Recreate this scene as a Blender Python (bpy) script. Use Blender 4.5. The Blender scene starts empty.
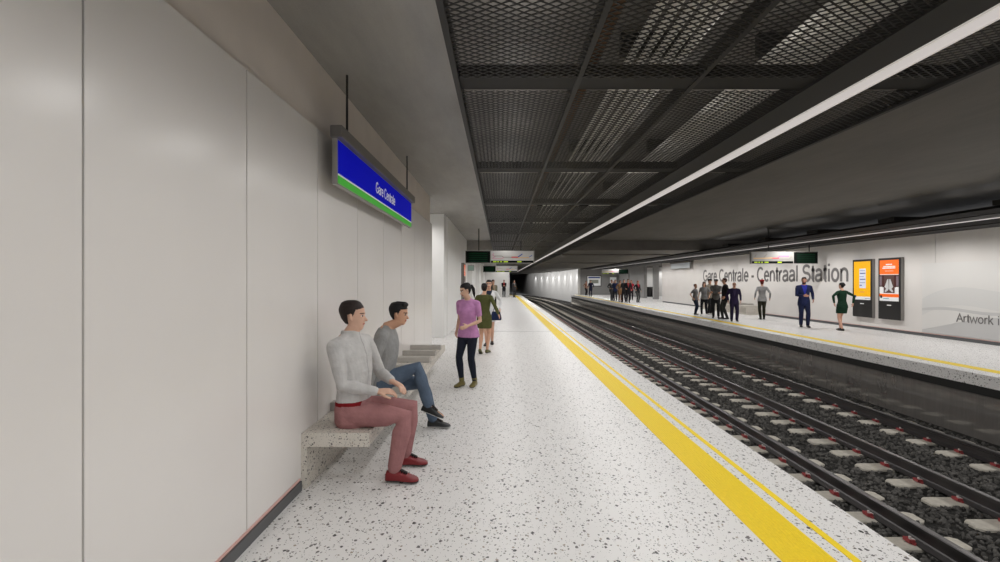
import bpy, bmesh, math, random
import numpy as np
from mathutils import Vector, Matrix
random.seed(7); rng = np.random.RandomState(11)
S = bpy.context.scene; COL = S.collection; PI = math.pi

# ------------------------------------------------------------------ helpers
def lin(c):
    r = []
    for v in c:
        v = v / 255.0
        r.append(v / 12.92 if v <= .04045 else ((v + .055) / 1.055) ** 2.4)
    return tuple(r) + (1.0,)

MATS = {}
def mat(name, col, rough=.6, spec=.5, metal=0, emit=None, es=0, noise=0, nscale=8, bump=0, bscale=60, stretch=(1, 1, 1)):
    if name in MATS: return MATS[name]
    m = bpy.data.materials.new(name); m.use_nodes = True
    nt = m.node_tree; b = nt.nodes['Principled BSDF']
    b.inputs['Base Color'].default_value = lin(col)
    b.inputs['Roughness'].default_value = rough
    b.inputs['Specular IOR Level'].default_value = spec
    b.inputs['Metallic'].default_value = metal
    if emit:
        b.inputs['Emission Color'].default_value = lin(emit); b.inputs['Emission Strength'].default_value = es
    tc = nt.nodes.new('ShaderNodeTexCoord'); mp = nt.nodes.new('ShaderNodeMapping')
    mp.inputs['Scale'].default_value = stretch
    nt.links.new(tc.outputs['Object'], mp.inputs['Vector'])
    if noise:
        n = nt.nodes.new('ShaderNodeTexNoise'); n.inputs['Scale'].default_value = nscale; n.inputs['Detail'].default_value = 6
        nt.links.new(mp.outputs['Vector'], n.inputs['Vector'])
        mr = nt.nodes.new('ShaderNodeMapRange')
        mr.inputs['From Min'].default_value = .3; mr.inputs['From Max'].default_value = .7
        mr.inputs['To Min'].default_value = 1 - noise; mr.inputs['To Max'].default_value = 1 + noise
        nt.links.new(n.outputs['Fac'], mr.inputs['Value'])
        mx = nt.nodes.new('ShaderNodeVectorMath'); mx.operation = 'SCALE'
        mx.inputs[0].default_value = lin(col)[:3]
        nt.links.new(mr.outputs['Result'], mx.inputs['Scale'])
        nt.links.new(mx.outputs['Vector'], b.inputs['Base Color'])
    if bump:
        n2 = nt.nodes.new('ShaderNodeTexNoise'); n2.inputs['Scale'].default_value = bscale; n2.inputs['Detail'].default_value = 3
        nt.links.new(mp.outputs['Vector'], n2.inputs['Vector'])
        bp = nt.nodes.new('ShaderNodeBump'); bp.inputs['Strength'].default_value = bump; bp.inputs['Distance'].default_value = .02
        nt.links.new(n2.outputs['Fac'], bp.inputs['Height']); nt.links.new(bp.outputs['Normal'], b.inputs['Normal'])
    MATS[name] = m
    return m

def terrazzo(name, base, rough, dens=1.0, k=1.0):
    m = bpy.data.materials.new(name); m.use_nodes = True; nt = m.node_tree; N = nt.nodes; Lk = nt.links
    b = N['Principled BSDF']; b.inputs['Roughness'].default_value = rough
    tc = N.new('ShaderNodeTexCoord')
    nz = N.new('ShaderNodeTexNoise'); nz.inputs['Scale'].default_value = 45; nz.inputs['Detail'].default_value = 2
    Lk.new(tc.outputs['Object'], nz.inputs['Vector'])
    mxv = N.new('ShaderNodeMixRGB'); mxv.blend_type = 'LINEAR_LIGHT'; mxv.inputs['Fac'].default_value = .012
    Lk.new(tc.outputs['Object'], mxv.inputs['Color1']); Lk.new(nz.outputs['Color'], mxv.inputs['Color2'])
    prev = None
    rgb = N.new('ShaderNodeRGB'); rgb.outputs[0].default_value = lin(base); prev = rgb.outputs[0]
    for sc, pr, r0, col in ((26, .34, .36, (98, 94, 92)), (40, .36, .36, (120, 116, 112)), (33, .2, .34, (158, 146, 132)), (70, .3, .36, (110, 106, 104)), (24, .12, .40, (52, 50, 50))):
        v = N.new('ShaderNodeTexVoronoi'); v.inputs['Scale'].default_value = sc * k
        mp = N.new('ShaderNodeMapping'); mp.inputs['Rotation'].default_value = (sc * .1, sc * .07, sc); mp.inputs['Location'].default_value = (sc, sc * 2.1, 0)
        mp.inputs['Scale'].default_value = (1.12, .82, 1)
        Lk.new(mxv.outputs['Color'], mp.inputs['Vector']); Lk.new(mp.outputs['Vector'], v.inputs['Vector'])
        sep = N.new('ShaderNodeSeparateColor'); Lk.new(v.outputs['Color'], sep.inputs['Color'])
        lt = N.new('ShaderNodeMath'); lt.operation = 'LESS_THAN'; lt.inputs[1].default_value = pr * dens; Lk.new(sep.outputs['Red'], lt.inputs[0])
        rad = N.new('ShaderNodeMath'); rad.operation = 'MULTIPLY'; rad.inputs[1].default_value = r0; Lk.new(sep.outputs['Green'], rad.inputs[0])
        lt2 = N.new('ShaderNodeMath'); lt2.operation = 'LESS_THAN'; Lk.new(v.outputs['Distance'], lt2.inputs[0]); Lk.new(rad.outputs[0], lt2.inputs[1])
        mul = N.new('ShaderNodeMath'); mul.operation = 'MULTIPLY'; Lk.new(lt.outputs[0], mul.inputs[0]); Lk.new(lt2.outputs[0], mul.inputs[1])
        mx = N.new('ShaderNodeMixRGB'); Lk.new(mul.outputs[0], mx.inputs['Fac']); Lk.new(prev, mx.inputs['Color1']); mx.inputs['Color2'].default_value = lin(col)
        prev = mx.outputs['Color']
    Lk.new(prev, b.inputs['Base Color'])
    return m

class MB:
    """collects boxes, prisms, tubes and lofts; build() links them as ONE mesh object"""
    def __init__(s): s.v = []; s.f = []; s.mi = []
    def add(s, vs, fs, mi=0):
        o = len(s.v); s.v += [tuple(v) for v in vs]; s.f += [tuple(i + o for i in f) for f in fs]; s.mi += [mi] * len(fs); return s
    def box(s, x0, x1, y0, y1, z0, z1, mi=0):
        return s.add([(x0,y0,z0),(x1,y0,z0),(x1,y1,z0),(x0,y1,z0),(x0,y0,z1),(x1,y0,z1),(x1,y1,z1),(x0,y1,z1)],
              [(0,3,2,1),(4,5,6,7),(0,1,5,4),(1,2,6,5),(2,3,7,6),(3,0,4,7)], mi)
    def quad(s, a, b, c, d, mi=0): return s.add([a, b, c, d], [(0, 1, 2, 3)], mi)
    def loft(s, rings, mi=0):
        n = len(rings[0]); vs = [p for r in rings for p in r]; fs = []
        for i in range(len(rings) - 1):
            for k in range(n):
                a = i * n + k; b2 = i * n + (k + 1) % n
                fs.append((a, b2, b2 + n, a + n))
        fs.append(tuple(range(n - 1, -1, -1))); fs.append(tuple((len(rings) - 1) * n + k for k in range(n)))
        return s.add(vs, fs, mi)
    def tube(s, p0, p1, r, n=10, mi=0):
        p0, p1 = Vector(p0), Vector(p1); t = (p1 - p0).normalized(); u = t.orthogonal().normalized(); w = t.cross(u)
        return s.loft([[p + (u * math.cos(a) + w * math.sin(a)) * r for a in [2 * PI * k / n for k in range(n)]] for p in (p0, p1)], mi)
    def build(s, name, mats, parent=None, smooth=False, bevel=0):
        me = bpy.data.meshes.new(name); me.from_pydata(s.v, [], s.f)
        if not isinstance(mats, (list, tuple)): mats = [mats]
        for m in mats: me.materials.append(m)
        me.polygons.foreach_set('material_index', s.mi)
        if smooth: me.polygons.foreach_set('use_smooth', [True] * len(s.f))
        me.update(); o = bpy.data.objects.new(name, me); COL.objects.link(o)
        if parent: o.parent = parent
        if bevel:
            bv = o.modifiers.new('bevel', 'BEVEL'); bv.width = bevel; bv.segments = 2; bv.limit_method = 'ANGLE'
        return o

def tag(o, label=None, cat=None, group=None, kind=None):
    if label: o['label'] = label
    if cat: o['category'] = cat
    if group: o['group'] = group
    if kind: o['kind'] = kind
    return o
def empty(name, loc=(0, 0, 0), rz=0):
    o = bpy.data.objects.new(name, None); COL.objects.link(o); o.location = loc; o.rotation_euler = (0, 0, rz); o.empty_display_size = .2
    return o
def struct(name, mb, m, **k): return tag(mb.build(name, m, **k), kind='structure')
def children(o): return [c for c in COL.objects if c.parent == o]
def copy_tree(o, parent=None):
    c = o.copy(); COL.objects.link(c)
    if parent: c.parent = parent
    for ch in children(o): copy_tree(ch, c)
    return c

def arc(cx, cy, rx, ry, a0, a1, n=14):
    return [(cx + rx * math.cos(math.radians(a0 + (a1 - a0) * k / n)), cy + ry * math.sin(math.radians(a0 + (a1 - a0) * k / n))) for k in range(n + 1)]
H_ = .045   # half stroke inset
GL = {  # grotesque letterforms as centre lines, cap height 1, (advance, strokes)
 'G': (1.08, [arc(.54, .5, .44, .455, 52, 310) + [(.93, .17), (.93, .47), (.58, .47)]]),
 'C': (1.0, [arc(.53, .5, .43, .455, 45, 315)]),
 'S': (.92, [arc(.46, .73, .33, .225, 25, 270, 12) + arc(.46, .27, .36, .235, 90, -155, 14)[1:]]),
 'A': (.92, [[(.05, 0), (.46, .96), (.87, 0)], [(.2, .34), (.72, .34)]]),
 'a': (.77, [arc(.37, .52, .25, .17, 165, 0, 8) + [(.62, .12), (.68, .03)], [(.62, .42)] + arc(.3, .21, .22, .165, 80, 290, 12) + [(.52, .1), (.62, .22)]]),
 'e': (.78, [[(.11, .38), (.66, .38)] + arc(.385, .365, .275, .32, 3, 320, 18)]),
 'n': (.78, [[(.12, 0), (.12, .7)], [(.12, .45)] + arc(.37, .45, .25, .235, 150, 0, 8) + [(.62, 0)]]),
 'r': (.47, [[(.12, 0), (.12, .7)], [(.12, .42)] + arc(.36, .4, .24, .27, 150, 75, 6)]),
 't': (.39, [[(.19, .93), (.19, .14)] + arc(.29, .14, .10, .1, 180, 290, 5), [(.03, .68), (.36, .68)]]),
 'l': (.32, [[(.15, 0), (.15, 1.0)]]),
 'i': (.32, [[(.15, 0), (.15, .72)], [(.15, .87), (.15, 1.0)]]),
 'o': (.78, [arc(.385, .36, .275, .32, 90, 450, 22)]),
 'w': (1.0, [[(.04, .72), (.26, .02), (.5, .66), (.74, .02), (.96, .72)]]),
 'k': (.70, [[(.12, 0), (.12, 1.0)], [(.58, .72), (.12, .26)], [(.28, .42), (.62, 0)]]),
 '-': (.47, [[(.05, .36), (.4, .36)]]), ' ': (.39, [])}
def glyphs(name, body, m, parent, origin, right, up, width, height, sw):
    """writing built from strokes; a word is one mesh, several words hang from one Empty"""
    total = sum(GL[c][0] for c in body); kx = width / total
    O, Rv, Uv = Vector(origin), Vector(right), Vector(up); Nv = Rv.cross(Uv) * -1
    root = empty(name, origin)
    if parent: root.parent = parent
    x = 0
    for word in body.split(' '):
        mb = MB()
        for ch in word:
            adv, strokes = GL[ch]
            for st in strokes:
                st = [Vector((a + x, b)) for a, b in st]; n = len(st); Lq = []
                for i, p in enumerate(st):
                    d0 = (st[i] - st[i - 1]).normalized() if i else None
                    d1 = (st[i + 1] - st[i]).normalized() if i < n - 1 else None
                    d = ((d0 or d1) + (d1 or d0)).normalized(); nn = Vector((-d.y, d.x))
                    k = 1 / max(.55, abs(nn.dot(Vector((-(d1 or d0).y, (d1 or d0).x)))))
                    Lq.append((p + nn * sw / 2 * k, p - nn * sw / 2 * k))
                rings = []
                for a, b in Lq:
                    ring = []
                    for q, z in ((a, 0), (b, 0), (b, 1), (a, 1)):
                        ring.append(tuple(Rv * (q.x * kx) + Uv * (q.y * height) + Nv * (z * .006)))
                    rings.append(ring)
                mb.loft(rings)
            x += adv
        x += GL[' '][0]
        if mb.v: mb.build('word', m, root)
    return root

# ------------------------------------------------------------------ materials
M_floor = terrazzo('terrazzo_floor', (230, 228, 226), .42, 1.35, 1.1)
M_bench = terrazzo('terrazzo_bench', (206, 200, 190), .5, 1.9, 1.5)
M_wall = mat('white_gloss_panel', (224, 220, 216), .26, .4, noise=.02, nscale=1.2, bump=.012, bscale=2.5)
M_wallup = mat('painted_band', (212, 203, 195), .6, noise=.05, nscale=2)
M_white = mat('white_plaster', (226, 225, 223), .5, noise=.02, nscale=2)
M_gray = mat('grey_plaster', (150, 149, 147), .6, noise=.04, nscale=3)
M_seam = mat('panel_seam', (140, 138, 136), .6)
M_base = mat('grey_baseboard', (86, 87, 88), .5, noise=.05)
M_pink = mat('pinkish_strip', (214, 170, 162), .4)  # plain pinkish strip just above the baseboards
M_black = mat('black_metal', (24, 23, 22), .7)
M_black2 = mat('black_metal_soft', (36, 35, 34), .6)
M_meshm = mat('expanded_metal', (34, 32, 30), .5, metal=.3)
M_grayduct = mat('pale_conduit_glow', (200, 196, 188), .5, emit=(210, 204, 190), es=.10)  # conduits are no lamps; faint glow added to brighten them
M_brown = mat('brown_cable', (92, 62, 36), .6)
M_strip = mat('light_diffuser', (110, 108, 106), .4, emit=(255, 246, 242), es=.5)
M_striprim = mat('light_trim', (190, 185, 180), .4, emit=(255, 248, 244), es=.3)
M_tray = mat('anthracite_soffit', (24, 23, 23), .8, .15)
M_yellow = mat('yellow_tactile', (246, 214, 2), .6, noise=.04, nscale=40)
M_rail = mat('rail_steel', (74, 71, 71), .36, .5, metal=.45, noise=.2, nscale=3, stretch=(1, .1, 1))
M_railtop = mat('rail_head_polish', (70, 66, 64), .35, metal=.6)
M_sleeper = mat('sleeper_concrete', (196, 190, 178), .85, noise=.12, nscale=14, bump=.3, bscale=80)
M_red = mat('red_clip', (158, 66, 68), .5)
M_clipw = mat('white_clip_insulator', (225, 215, 210), .5)
M_signgray = mat('sign_housing', (112, 108, 104), .45)
M_signedge = mat('sign_edge', (150, 147, 143), .45)
M_blue = mat('sign_blue', (3, 5, 140), .5, .03, emit=(10, 18, 190), es=.42)
M_green = mat('sign_green', (52, 172, 34), .3, emit=(50, 172, 30), es=.3)
M_whitep = mat('print_white', (236, 236, 236), .4, emit=(240, 240, 240), es=.12)
M_lettergray = mat('letter_grey', (112, 109, 108), .5)

def concrete(name, base, var=.18):
    m = bpy.data.materials.new(name); m.use_nodes = True; nt = m.node_tree; N = nt.nodes; Lk = nt.links
    b = N['Principled BSDF']; b.inputs['Roughness'].default_value = .7
    tc = N.new('ShaderNodeTexCoord')
    fac = None
    for sc, st, w in ((1.1, (1, .35, 1), .5), (6, (1, .2, 1), .3), (70, (1, 1, 1), .2)):
        mp = N.new('ShaderNodeMapping'); mp.inputs['Scale'].default_value = st; Lk.new(tc.outputs['Object'], mp.inputs['Vector'])
        n = N.new('ShaderNodeTexNoise'); n.inputs['Scale'].default_value = sc; n.inputs['Detail'].default_value = 7; n.inputs['Roughness'].default_value = .65
        Lk.new(mp.outputs['Vector'], n.inputs['Vector'])
        k = N.new('ShaderNodeMath'); k.operation = 'MULTIPLY_ADD'; k.inputs[1].default_value = w; Lk.new(n.outputs['Fac'], k.inputs[0])
        if fac: Lk.new(fac, k.inputs[2])
        else: k.inputs[2].default_value = 0
        fac = k.outputs[0]
    cr = N.new('ShaderNodeMapRange'); cr.inputs['From Min'].default_value = .35; cr.inputs['From Max'].default_value = .65
    cr.inputs['To Min'].default_value = 1 - var; cr.inputs['To Max'].default_value = 1 + var; Lk.new(fac, cr.inputs['Value'])
    mx = N.new('ShaderNodeVectorMath'); mx.operation = 'SCALE'; mx.inputs[0].default_value = lin(base)[:3]; Lk.new(cr.outputs['Result'], mx.inputs['Scale'])
    Lk.new(mx.outputs['Vector'], b.inputs['Base Color'])
    bp = N.new('ShaderNodeBump'); bp.inputs['Strength'].default_value = .25; bp.inputs['Distance'].default_value = .02
    Lk.new(fac, bp.inputs['Height']); Lk.new(bp.outputs['Normal'], b.inputs['Normal'])
    return m
M_conc = concrete('ceiling_concrete', (146, 143, 138))
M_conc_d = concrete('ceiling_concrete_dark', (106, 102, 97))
M_pit = concrete('pit_concrete', (120, 116, 112), .22)
def pit_setup():
    nt = M_pit.node_tree; b = nt.nodes['Principled BSDF']; b.inputs['Roughness'].default_value = .17; b.inputs['Coat Weight'].default_value = 1; b.inputs['Coat IOR'].default_value = 3.2; b.inputs['Coat Roughness'].default_value = .1
    nt.nodes['Bump'].inputs['Strength'].default_value = .015
    for m, st in zip([n for n in nt.nodes if n.type == 'MAPPING'], ((1, .5, .5), (1, 1.6, .12), (1, .6, .05))): m.inputs['Scale'].default_value = st
pit_setup()
M_ballast = mat('ballast_ground', (48, 47, 45), .95, .2, noise=.5, nscale=30, bump=1, bscale=40)
def stone_mat():
    m = mat('ballast_stone', (92, 90, 87), .9, .25, noise=.55, nscale=9)
    return m
M_stone = stone_mat()

# ------------------------------------------------------------------ the setting
YB = -5.0            # the place goes on behind the camera
XE, XR, XW = 2.47, 8.5, 12.72
ZP = -1.185
def bend(y, y0=58.0, R=205.0): return 0 if y < y0 else -(y - y0) ** 2 / (2 * R)

mb = MB().box(-4.0, XE, YB, 60, -.25, 0); mb.box(-4.0, XE - .12, YB, 60, ZP - .1, -.25, 1)
struct('floor', mb, [M_floor, M_pit])
mb = MB().box(XR, 17.5, YB, 60, -.215, 0)
struct('floor', mb, [M_floor])
mb = MB().box(XR + .03, XR + .4, YB, 59.97, -.37, -.215)
struct('trim_1', mb, M_black)
mb = MB().box(XR + .08, 9.4, YB, 60, ZP - .1, -.37)
struct('wall_pit', mb, M_pit)
mb = MB(); mb.box(XE - .2, 10, YB, 59, ZP - .3, ZP)
for i in range(30):
    y0 = 59 + i * 3; y1 = y0 + 3
    mb.add([(XE - 3 + bend(y0), y0, ZP), (10 + bend(y0), y0, ZP), (10 + bend(y1), y1, ZP), (XE - 3 + bend(y1), y1, ZP)], [(0, 1, 2, 3)])
struct('ground', mb, M_ballast)

# left wall: glossy cladding with narrow seams, band above, baseboard below
joints = [-4.19, -2.97, -1.75, -.53, .68, 1.895, 3.12, 4.33, 5.55, 6.77, 7.99, 9.21, 10.42, 11.62]
mb = MB()
for a, b in zip(joints[:-1], joints[1:]): mb.box(-1.61, -1.58, a + .006, b - .006, 0, 2.97)
mb.box(-1.66, -1.607, YB, 11.62, 0, 2.965, 1)
struct('wall_left', mb, [M_wall, M_seam])
struct('wall_left_upper', MB().box(-1.8, -1.62, YB, 11.58, 2.965, 3.62), M_wallup)
mb = MB().box(-1.585, -1.56, YB, 3.94, 0, .075); mb.box(-1.585, -1.56, 9.5, 11.6, 0, .075)
struct('baseboard_left', mb, M_base)
struct('trim_2', MB().box(-1.583, -1.572, YB, 3.94, .078, .094), M_pink)
mb = MB().box(-4.0, -1.62, 14.5, 15.2, 0, 3.62)
struct('wall_left_pillar', mb, M_white)
mb = MB().box(-1.9, -1.6, 15.2, 26, 0, 3.6); mb.box(-1.9, -1.6, 26, 60, 0, 3.15)
for y in (24.4, 33, 42): mb.box(-1.9, -1.36, y, y + .5, 0, 3.1)
struct('wall_left_far', mb, M_white)
struct('wall_left_niche', MB().box(-4.1, -4.0, 11, 15, 0, 3.6).box(-4.0, -1.81, 11.0, 11.55, 0, 3.6), M_white)
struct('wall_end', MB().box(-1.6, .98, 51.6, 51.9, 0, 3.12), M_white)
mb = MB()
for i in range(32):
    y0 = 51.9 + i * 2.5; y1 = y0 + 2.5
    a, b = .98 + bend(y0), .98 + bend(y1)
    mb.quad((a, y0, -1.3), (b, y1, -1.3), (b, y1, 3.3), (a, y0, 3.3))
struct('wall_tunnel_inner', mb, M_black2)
mb = MB()
def tw(y): return 9.55 - max(0, y - 60) ** 2 / 420
for i in range(34):
    y0 = 60 + i * 2.0; y1 = y0 + 2.0
    mb.quad((tw(y0), y0, ZP), (tw(y0), y0, 3.3), (tw(y1), y1, 3.3), (tw(y1), y1, ZP))
struct('wall_tunnel_outer', mb, M_white)
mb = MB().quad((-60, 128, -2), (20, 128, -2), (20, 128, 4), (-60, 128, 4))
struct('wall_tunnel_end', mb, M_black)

# right wall
mb = MB()
ys = [39 - 3.05 * k for k in range(0, 15)]
for b, a in zip(ys[:-1], ys[1:]): mb.box(XW, XW + .03, a + .007, b - .007, 0, 3.2)
mb.box(XW + .025, XW + .1, YB, 38.99, 0, 3.2, 1); mb.box(XW, 14.2, 38.99, 39.3, 0, 3.2)
struct('wall_right', mb, [M_wall, M_seam])
mb = MB().box(XW - .025, XW + .005, YB, 24.2, 0, .085); mb.box(XW - .025, XW + .005, 30.2, 39, 0, .085)
struct('baseboard_right', mb, M_base)
struct('trim_3', MB().box(XW - .008, XW + .004, YB, 24.2, .088, .104), M_pink)
mb = MB().box(14.2, 14.26, 48.5, 60, 0, 3.2); mb.box(13.98, 14.2, 48.5, 50.6, 0, 3.2); mb.box(9.57, 14.5, 60, 60.2, 0, 3.3); mb.box(13.86, 14.3, 45, 45.4, 0, 3.2); mb.box(13.3, 13.5, 52, 52.25, 0, 3.2)
struct('wall_right_recess', mb, M_gray)
struct('trim_5', MB().box(9.35, 9.62, 59.9, 60.25, -.2, 3.2), M_white)
mb = MB().box(14.5, 17.5, 56, 56.2, 0, 3.2); mb.box(17.4, 17.6, 39, 56, 0, 3.2); mb.box(14.2, 17.5, 39.0, 39.2, 0, 3.2)
struct('wall_hall', mb, M_white)

# ceiling
mb = MB().box(-1.8, -.4, YB, 24.1, 3.6, 3.8); mb.box(-4.1, -1.8, 11, 24.1, 3.6, 3.8)
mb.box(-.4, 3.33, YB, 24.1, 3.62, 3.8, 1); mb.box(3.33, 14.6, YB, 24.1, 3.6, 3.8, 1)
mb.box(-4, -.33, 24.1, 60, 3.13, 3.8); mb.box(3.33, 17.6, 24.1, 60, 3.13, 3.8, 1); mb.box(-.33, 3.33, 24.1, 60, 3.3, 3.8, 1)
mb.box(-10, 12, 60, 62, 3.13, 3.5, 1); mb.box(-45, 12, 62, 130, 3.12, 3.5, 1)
struct('ceiling', mb, [M_conc, M_conc_d])
# faint downstand joints in the low ceiling
struct('trim_6', MB().box(3.4, 9.3, 27.4, 27.7, 3.06, 3.13).box(3.4, 9.3, 40, 40.3, 3.06, 3.13), M_conc_d)

# yellow lines: ribbed wide band, thin line; one thin line on the far platform
mb = MB()
x = 1.67
for k in range(13):
    xa = 1.665 + k * .0244
    mb.box(xa, xa + .0205, YB, 54, .0, .006)
mb.box(1.66, 1.98, YB, 54, 0, .003)
o = struct('floor_marking_line', mb, M_yellow); 
struct('floor_marking_line', MB().box(2.075, 2.125, YB, 54, 0, .003), M_yellow)
struct('floor_marking_line', MB().box(8.87, 9.15, YB, 60, 0, .003), M_yellow)
mb = MB()
for i in range(6):   # the wide band bends off with the tunnel
    y0 = 54 + i; y1 = y0 + 1; s0 = -(i ** 2) * .03; s1 = -((i + 1) ** 2) * .03
    mb.quad((1.66 + s0, y0, .004), (1.98 + s0, y0, .004), (1.98 + s1, y1, .004), (1.66 + s1, y1, .004))
struct('floor_marking_line', mb, M_yellow)
mb = MB().box(-1.6, XE, 16.37, 16.42, 0, .002); mb.box(-1.6, 1.66, 43, 43.06, 0, .002)
struct('trim_4', mb, M_seam)

# ------------------------------------------------------------------ ceiling rafts
def diamond_panel(x0, x1, y0, y1, z, pitch, w, h, sy=.68):
    mb = MB(); W = x1 - x0; Lh = (y1 - y0) / sy
    def strip(ax, ay, bx, by):
        d = math.hypot(bx - ax, by - ay)
        if d < .01: return
        nx, ny = -(by - ay) / d * w / 2, (bx - ax) / d * w / 2
        P = [(ax + nx, ay + ny), (ax - nx, ay - ny), (bx - nx, by - ny), (bx + nx, by + ny)]
        vs = [(p[0], p[1], z) for p in P] + [(p[0], p[1], z + h) for p in P]
        mb.add(vs, [(0, 1, 2, 3), (4, 7, 6, 5), (0, 4, 5, 1), (1, 5, 6, 2), (2, 6, 7, 3), (3, 7, 4, 0)])
    n = int((W + Lh) / pitch)
    for k in range(1, n + 1):
        c = k * pitch
        ax, ay = (c, 0) if c <= W else (W, c - W); bx, by = (0, c) if c <= Lh else (c - Lh, Lh)
        strip(x0 + ax, y0 + ay, x0 + bx, y0 + by)
        strip(x0 + W - ax, y0 + ay, x0 + W - bx, y0 + by)
    mb.v = [(v[0], y0 + (v[1] - y0) * sy, v[2]) for v in mb.v]
    return mb

raft = empty('ceiling_raft', (1.5, 0, 3.11))
tag(raft, 'black expanded metal ceiling raft with a white light line above the near platform edge', 'ceiling raft')
def rp(name, mb, m, **k):
    for i, v in enumerate(mb.v): mb.v[i] = (v[0] - 1.5, v[1], v[2] - 3.11)
    return mb.build(name, m, raft, **k)
bars = [.8 + 2.95 * k for k in range(-1, 13)]
xs = [(-.297, .56), (.60, 1.44), (1.48, 2.33), (2.79, 3.30)]
for a, b in zip(bars[:-1], bars[1:]):
    if a < 0 and b < 0: continue
    for (xa, xb) in xs:
        if a < 15: rp('mesh_panel', diamond_panel(xa, xb, a + .12, b - .12 if b < 36 else b, 3.12, .084, .0125, .004), M_meshm)
        else: rp('mesh_panel', diamond_panel(xa, xb, a + .12, b - .12, 3.12, .168, .06, .01), M_meshm)
for y in bars: rp('cross_bar', MB().box(-.30, 2.34, y - .125, y + .125, 3.135, 3.22), M_black), rp('cross_bar', MB().box(2.78, 3.31, y - .125, y + .125, 3.135, 3.22), M_black)
for xa, xb, z in ((-.335, -.297, 3.10), (.56, .60, 3.125), (1.44, 1.48, 3.125), (3.30, 3.34, 3.10)):
    rp('edge_beam', MB().box(xa, xb, -3, 60, z, 3.24), M_black2)
rp('light_channel', MB().box(2.33, 2.63, -3, 60, 3.11, 3.24), M_black2)
rp('light_channel', MB().box(2.765, 2.79, -3, 60, 3.11, 3.24), M_black2)
sp = rp('light_strip', MB().box(2.64, 2.757, -3, 80, 3.105, 3.16), M_strip)
rp('light_rim', MB().box(2.625, 2.64, -3, 80, 3.10, 3.17).box(2.757, 2.77, -3, 80, 3.10, 3.17), M_striprim)
rp('solid_panel', MB().box(-.297, 2.33, bars[-1], 60, 3.13, 3.16).box(2.79, 3.30, bars[-1], 60, 3.13, 3.16), M_black)

for xc, lab in ((1.22, 'first bundle of pale conduits glimpsed through the ceiling mesh, farther from the light line'), (2.30, 'second bundle of pale conduits glimpsed through the ceiling mesh, beside the light line')):
    e = empty('conduit_bundle', (xc, 0, 3.4)); tag(e, lab, 'conduit', 'conduits above the mesh')
    for k in range(5):
        MB().tube((-.2 + k * .1, -2, .0), (-.2 + k * .1, 24, .0), .03, 8).build('conduit', M_grayduct, e, smooth=True)
    for y in np.arange(1, 24, 2.95): MB().box(-.27, .27, y - .03, y + .03, .03, .2).build('conduit_bracket', M_black, e)
tag(MB().tube((.72, -2, 3.36), (.72, 24, 3.36), .05, 8).build('orange_cable', M_brown, smooth=True), 'dim orange brown cable running above the mesh', 'cable')

tr = empty('ceiling_raft', (11.1, 0, 3.06)); tag(tr, 'dark metal soffit with a thin light line above the far platform', 'ceiling raft')
def tp(name, mb, m):
    for i, v in enumerate(mb.v): mb.v[i] = (v[0] - 11.1, v[1], v[2] - 3.06)
    return mb.build(name, m, tr)
tp('soffit_panel', MB().box(9.62, 10.3, YB, 60, 3.06, 3.10), M_tray)
tp('soffit_panel', MB().box(10.36, 10.93, YB, 60, 3.05, 3.10), M_black)
tp('light_strip', MB().box(10.96, 11.06, YB, 60, 3.045, 3.10), M_strip)
tp('soffit_panel', MB().box(11.08, 11.9, YB, 60, 3.05, 3.10), M_tray)
tp('soffit_panel', MB().box(11.94, XW - .01, YB, 60, 3.03, 3.10), M_black)
tp('back_panel', MB().box(9.66, XW - .02, YB, 60, 3.10, 3.12), M_black)
for k in range(-1, 15):
    y = 9.5 + 2.95 * (k - 2)
    if y < 24.2: tp('cross_bar', MB().box(9.6, 12.6, y - .25, y + .25, 3.12, 3.22), M_black)
# low ceiling over the far platform end sits on the soffit

# ------------------------------------------------------------------ benches
def bench(sign, x_wall, y0, label, depth=.54):
    e = empty('bench', (x_wall, y0, 0)); tag(e, label, 'bench')
    g = sign
    def X(a, b): return (min(g * a, g * b), max(g * a, g * b))
    L = 5.5
    a, b = X(.0, depth); MB().box(a, b, 0, L, .33, .44).build('seat_slab', M_bench, e, bevel=.004)
    a, b = X(.0, .045 if sign > 0 else .72); MB().box(a, b, 0, L, 0, .33).build('support', M_bench, e)
    for k in range(1, 8):
        y = k * .69 - .01
        if abs(k - 8) > 0 and y < L:
            a, b = X(.0, depth - .005); MB().box(a, b, y, y + .1, .44, .52).build('divider', mat('divider_concrete', (176, 172, 166), .6, noise=.06), e, bevel=.004)
    return e
bench(1, -1.58, 3.97, 'long speckled terrazzo bench with raised dividers along the left wall')
bench(-1, XW - .0, 24.4, 'pale bench against the far wall under the large grey lettering', .8)

# ------------------------------------------------------------------ track
yk = [5.35 + .6 * k for k in range(-3, 150)]
def prof(cx, k=1.13):
    return [(cx - .075, 0), (cx + .075, 0), (cx + .075, .012), (cx + .02, .035), (cx + .010, .045), (cx + .010, .125), (cx + .037, .137), (cx + .037, .165), (cx + .028, .172),
            (cx - .028, .172), (cx - .037, .165), (cx - .037, .137), (cx - .010, .125), (cx - .010, .045), (cx - .02, .035), (cx - .075, .012)][:]
ZS = -1.148
for cx, lab in ((4.48, 'steel rail nearest the near platform edge'), (5.92, 'middle steel rail of the three'), (7.57, 'steel rail nearest the far platform wall')):
    P = [(a * 1.1, b * 1.13) for a, b in prof(0)]; rings = []
    for y in [YB] + list(np.arange(56, 124, 2.0)):
        rings.append([(cx + bend(y) + p[0], y, ZS + p[1]) for p in P])
    mb = MB().loft(rings)
    n = len(P)
    for i, f in enumerate(mb.f[:-2]):
        if i % n == 8: mb.mi[i] = 1
    tag(mb.build('rail', [M_rail, M_railtop]), lab, 'rail')

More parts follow.
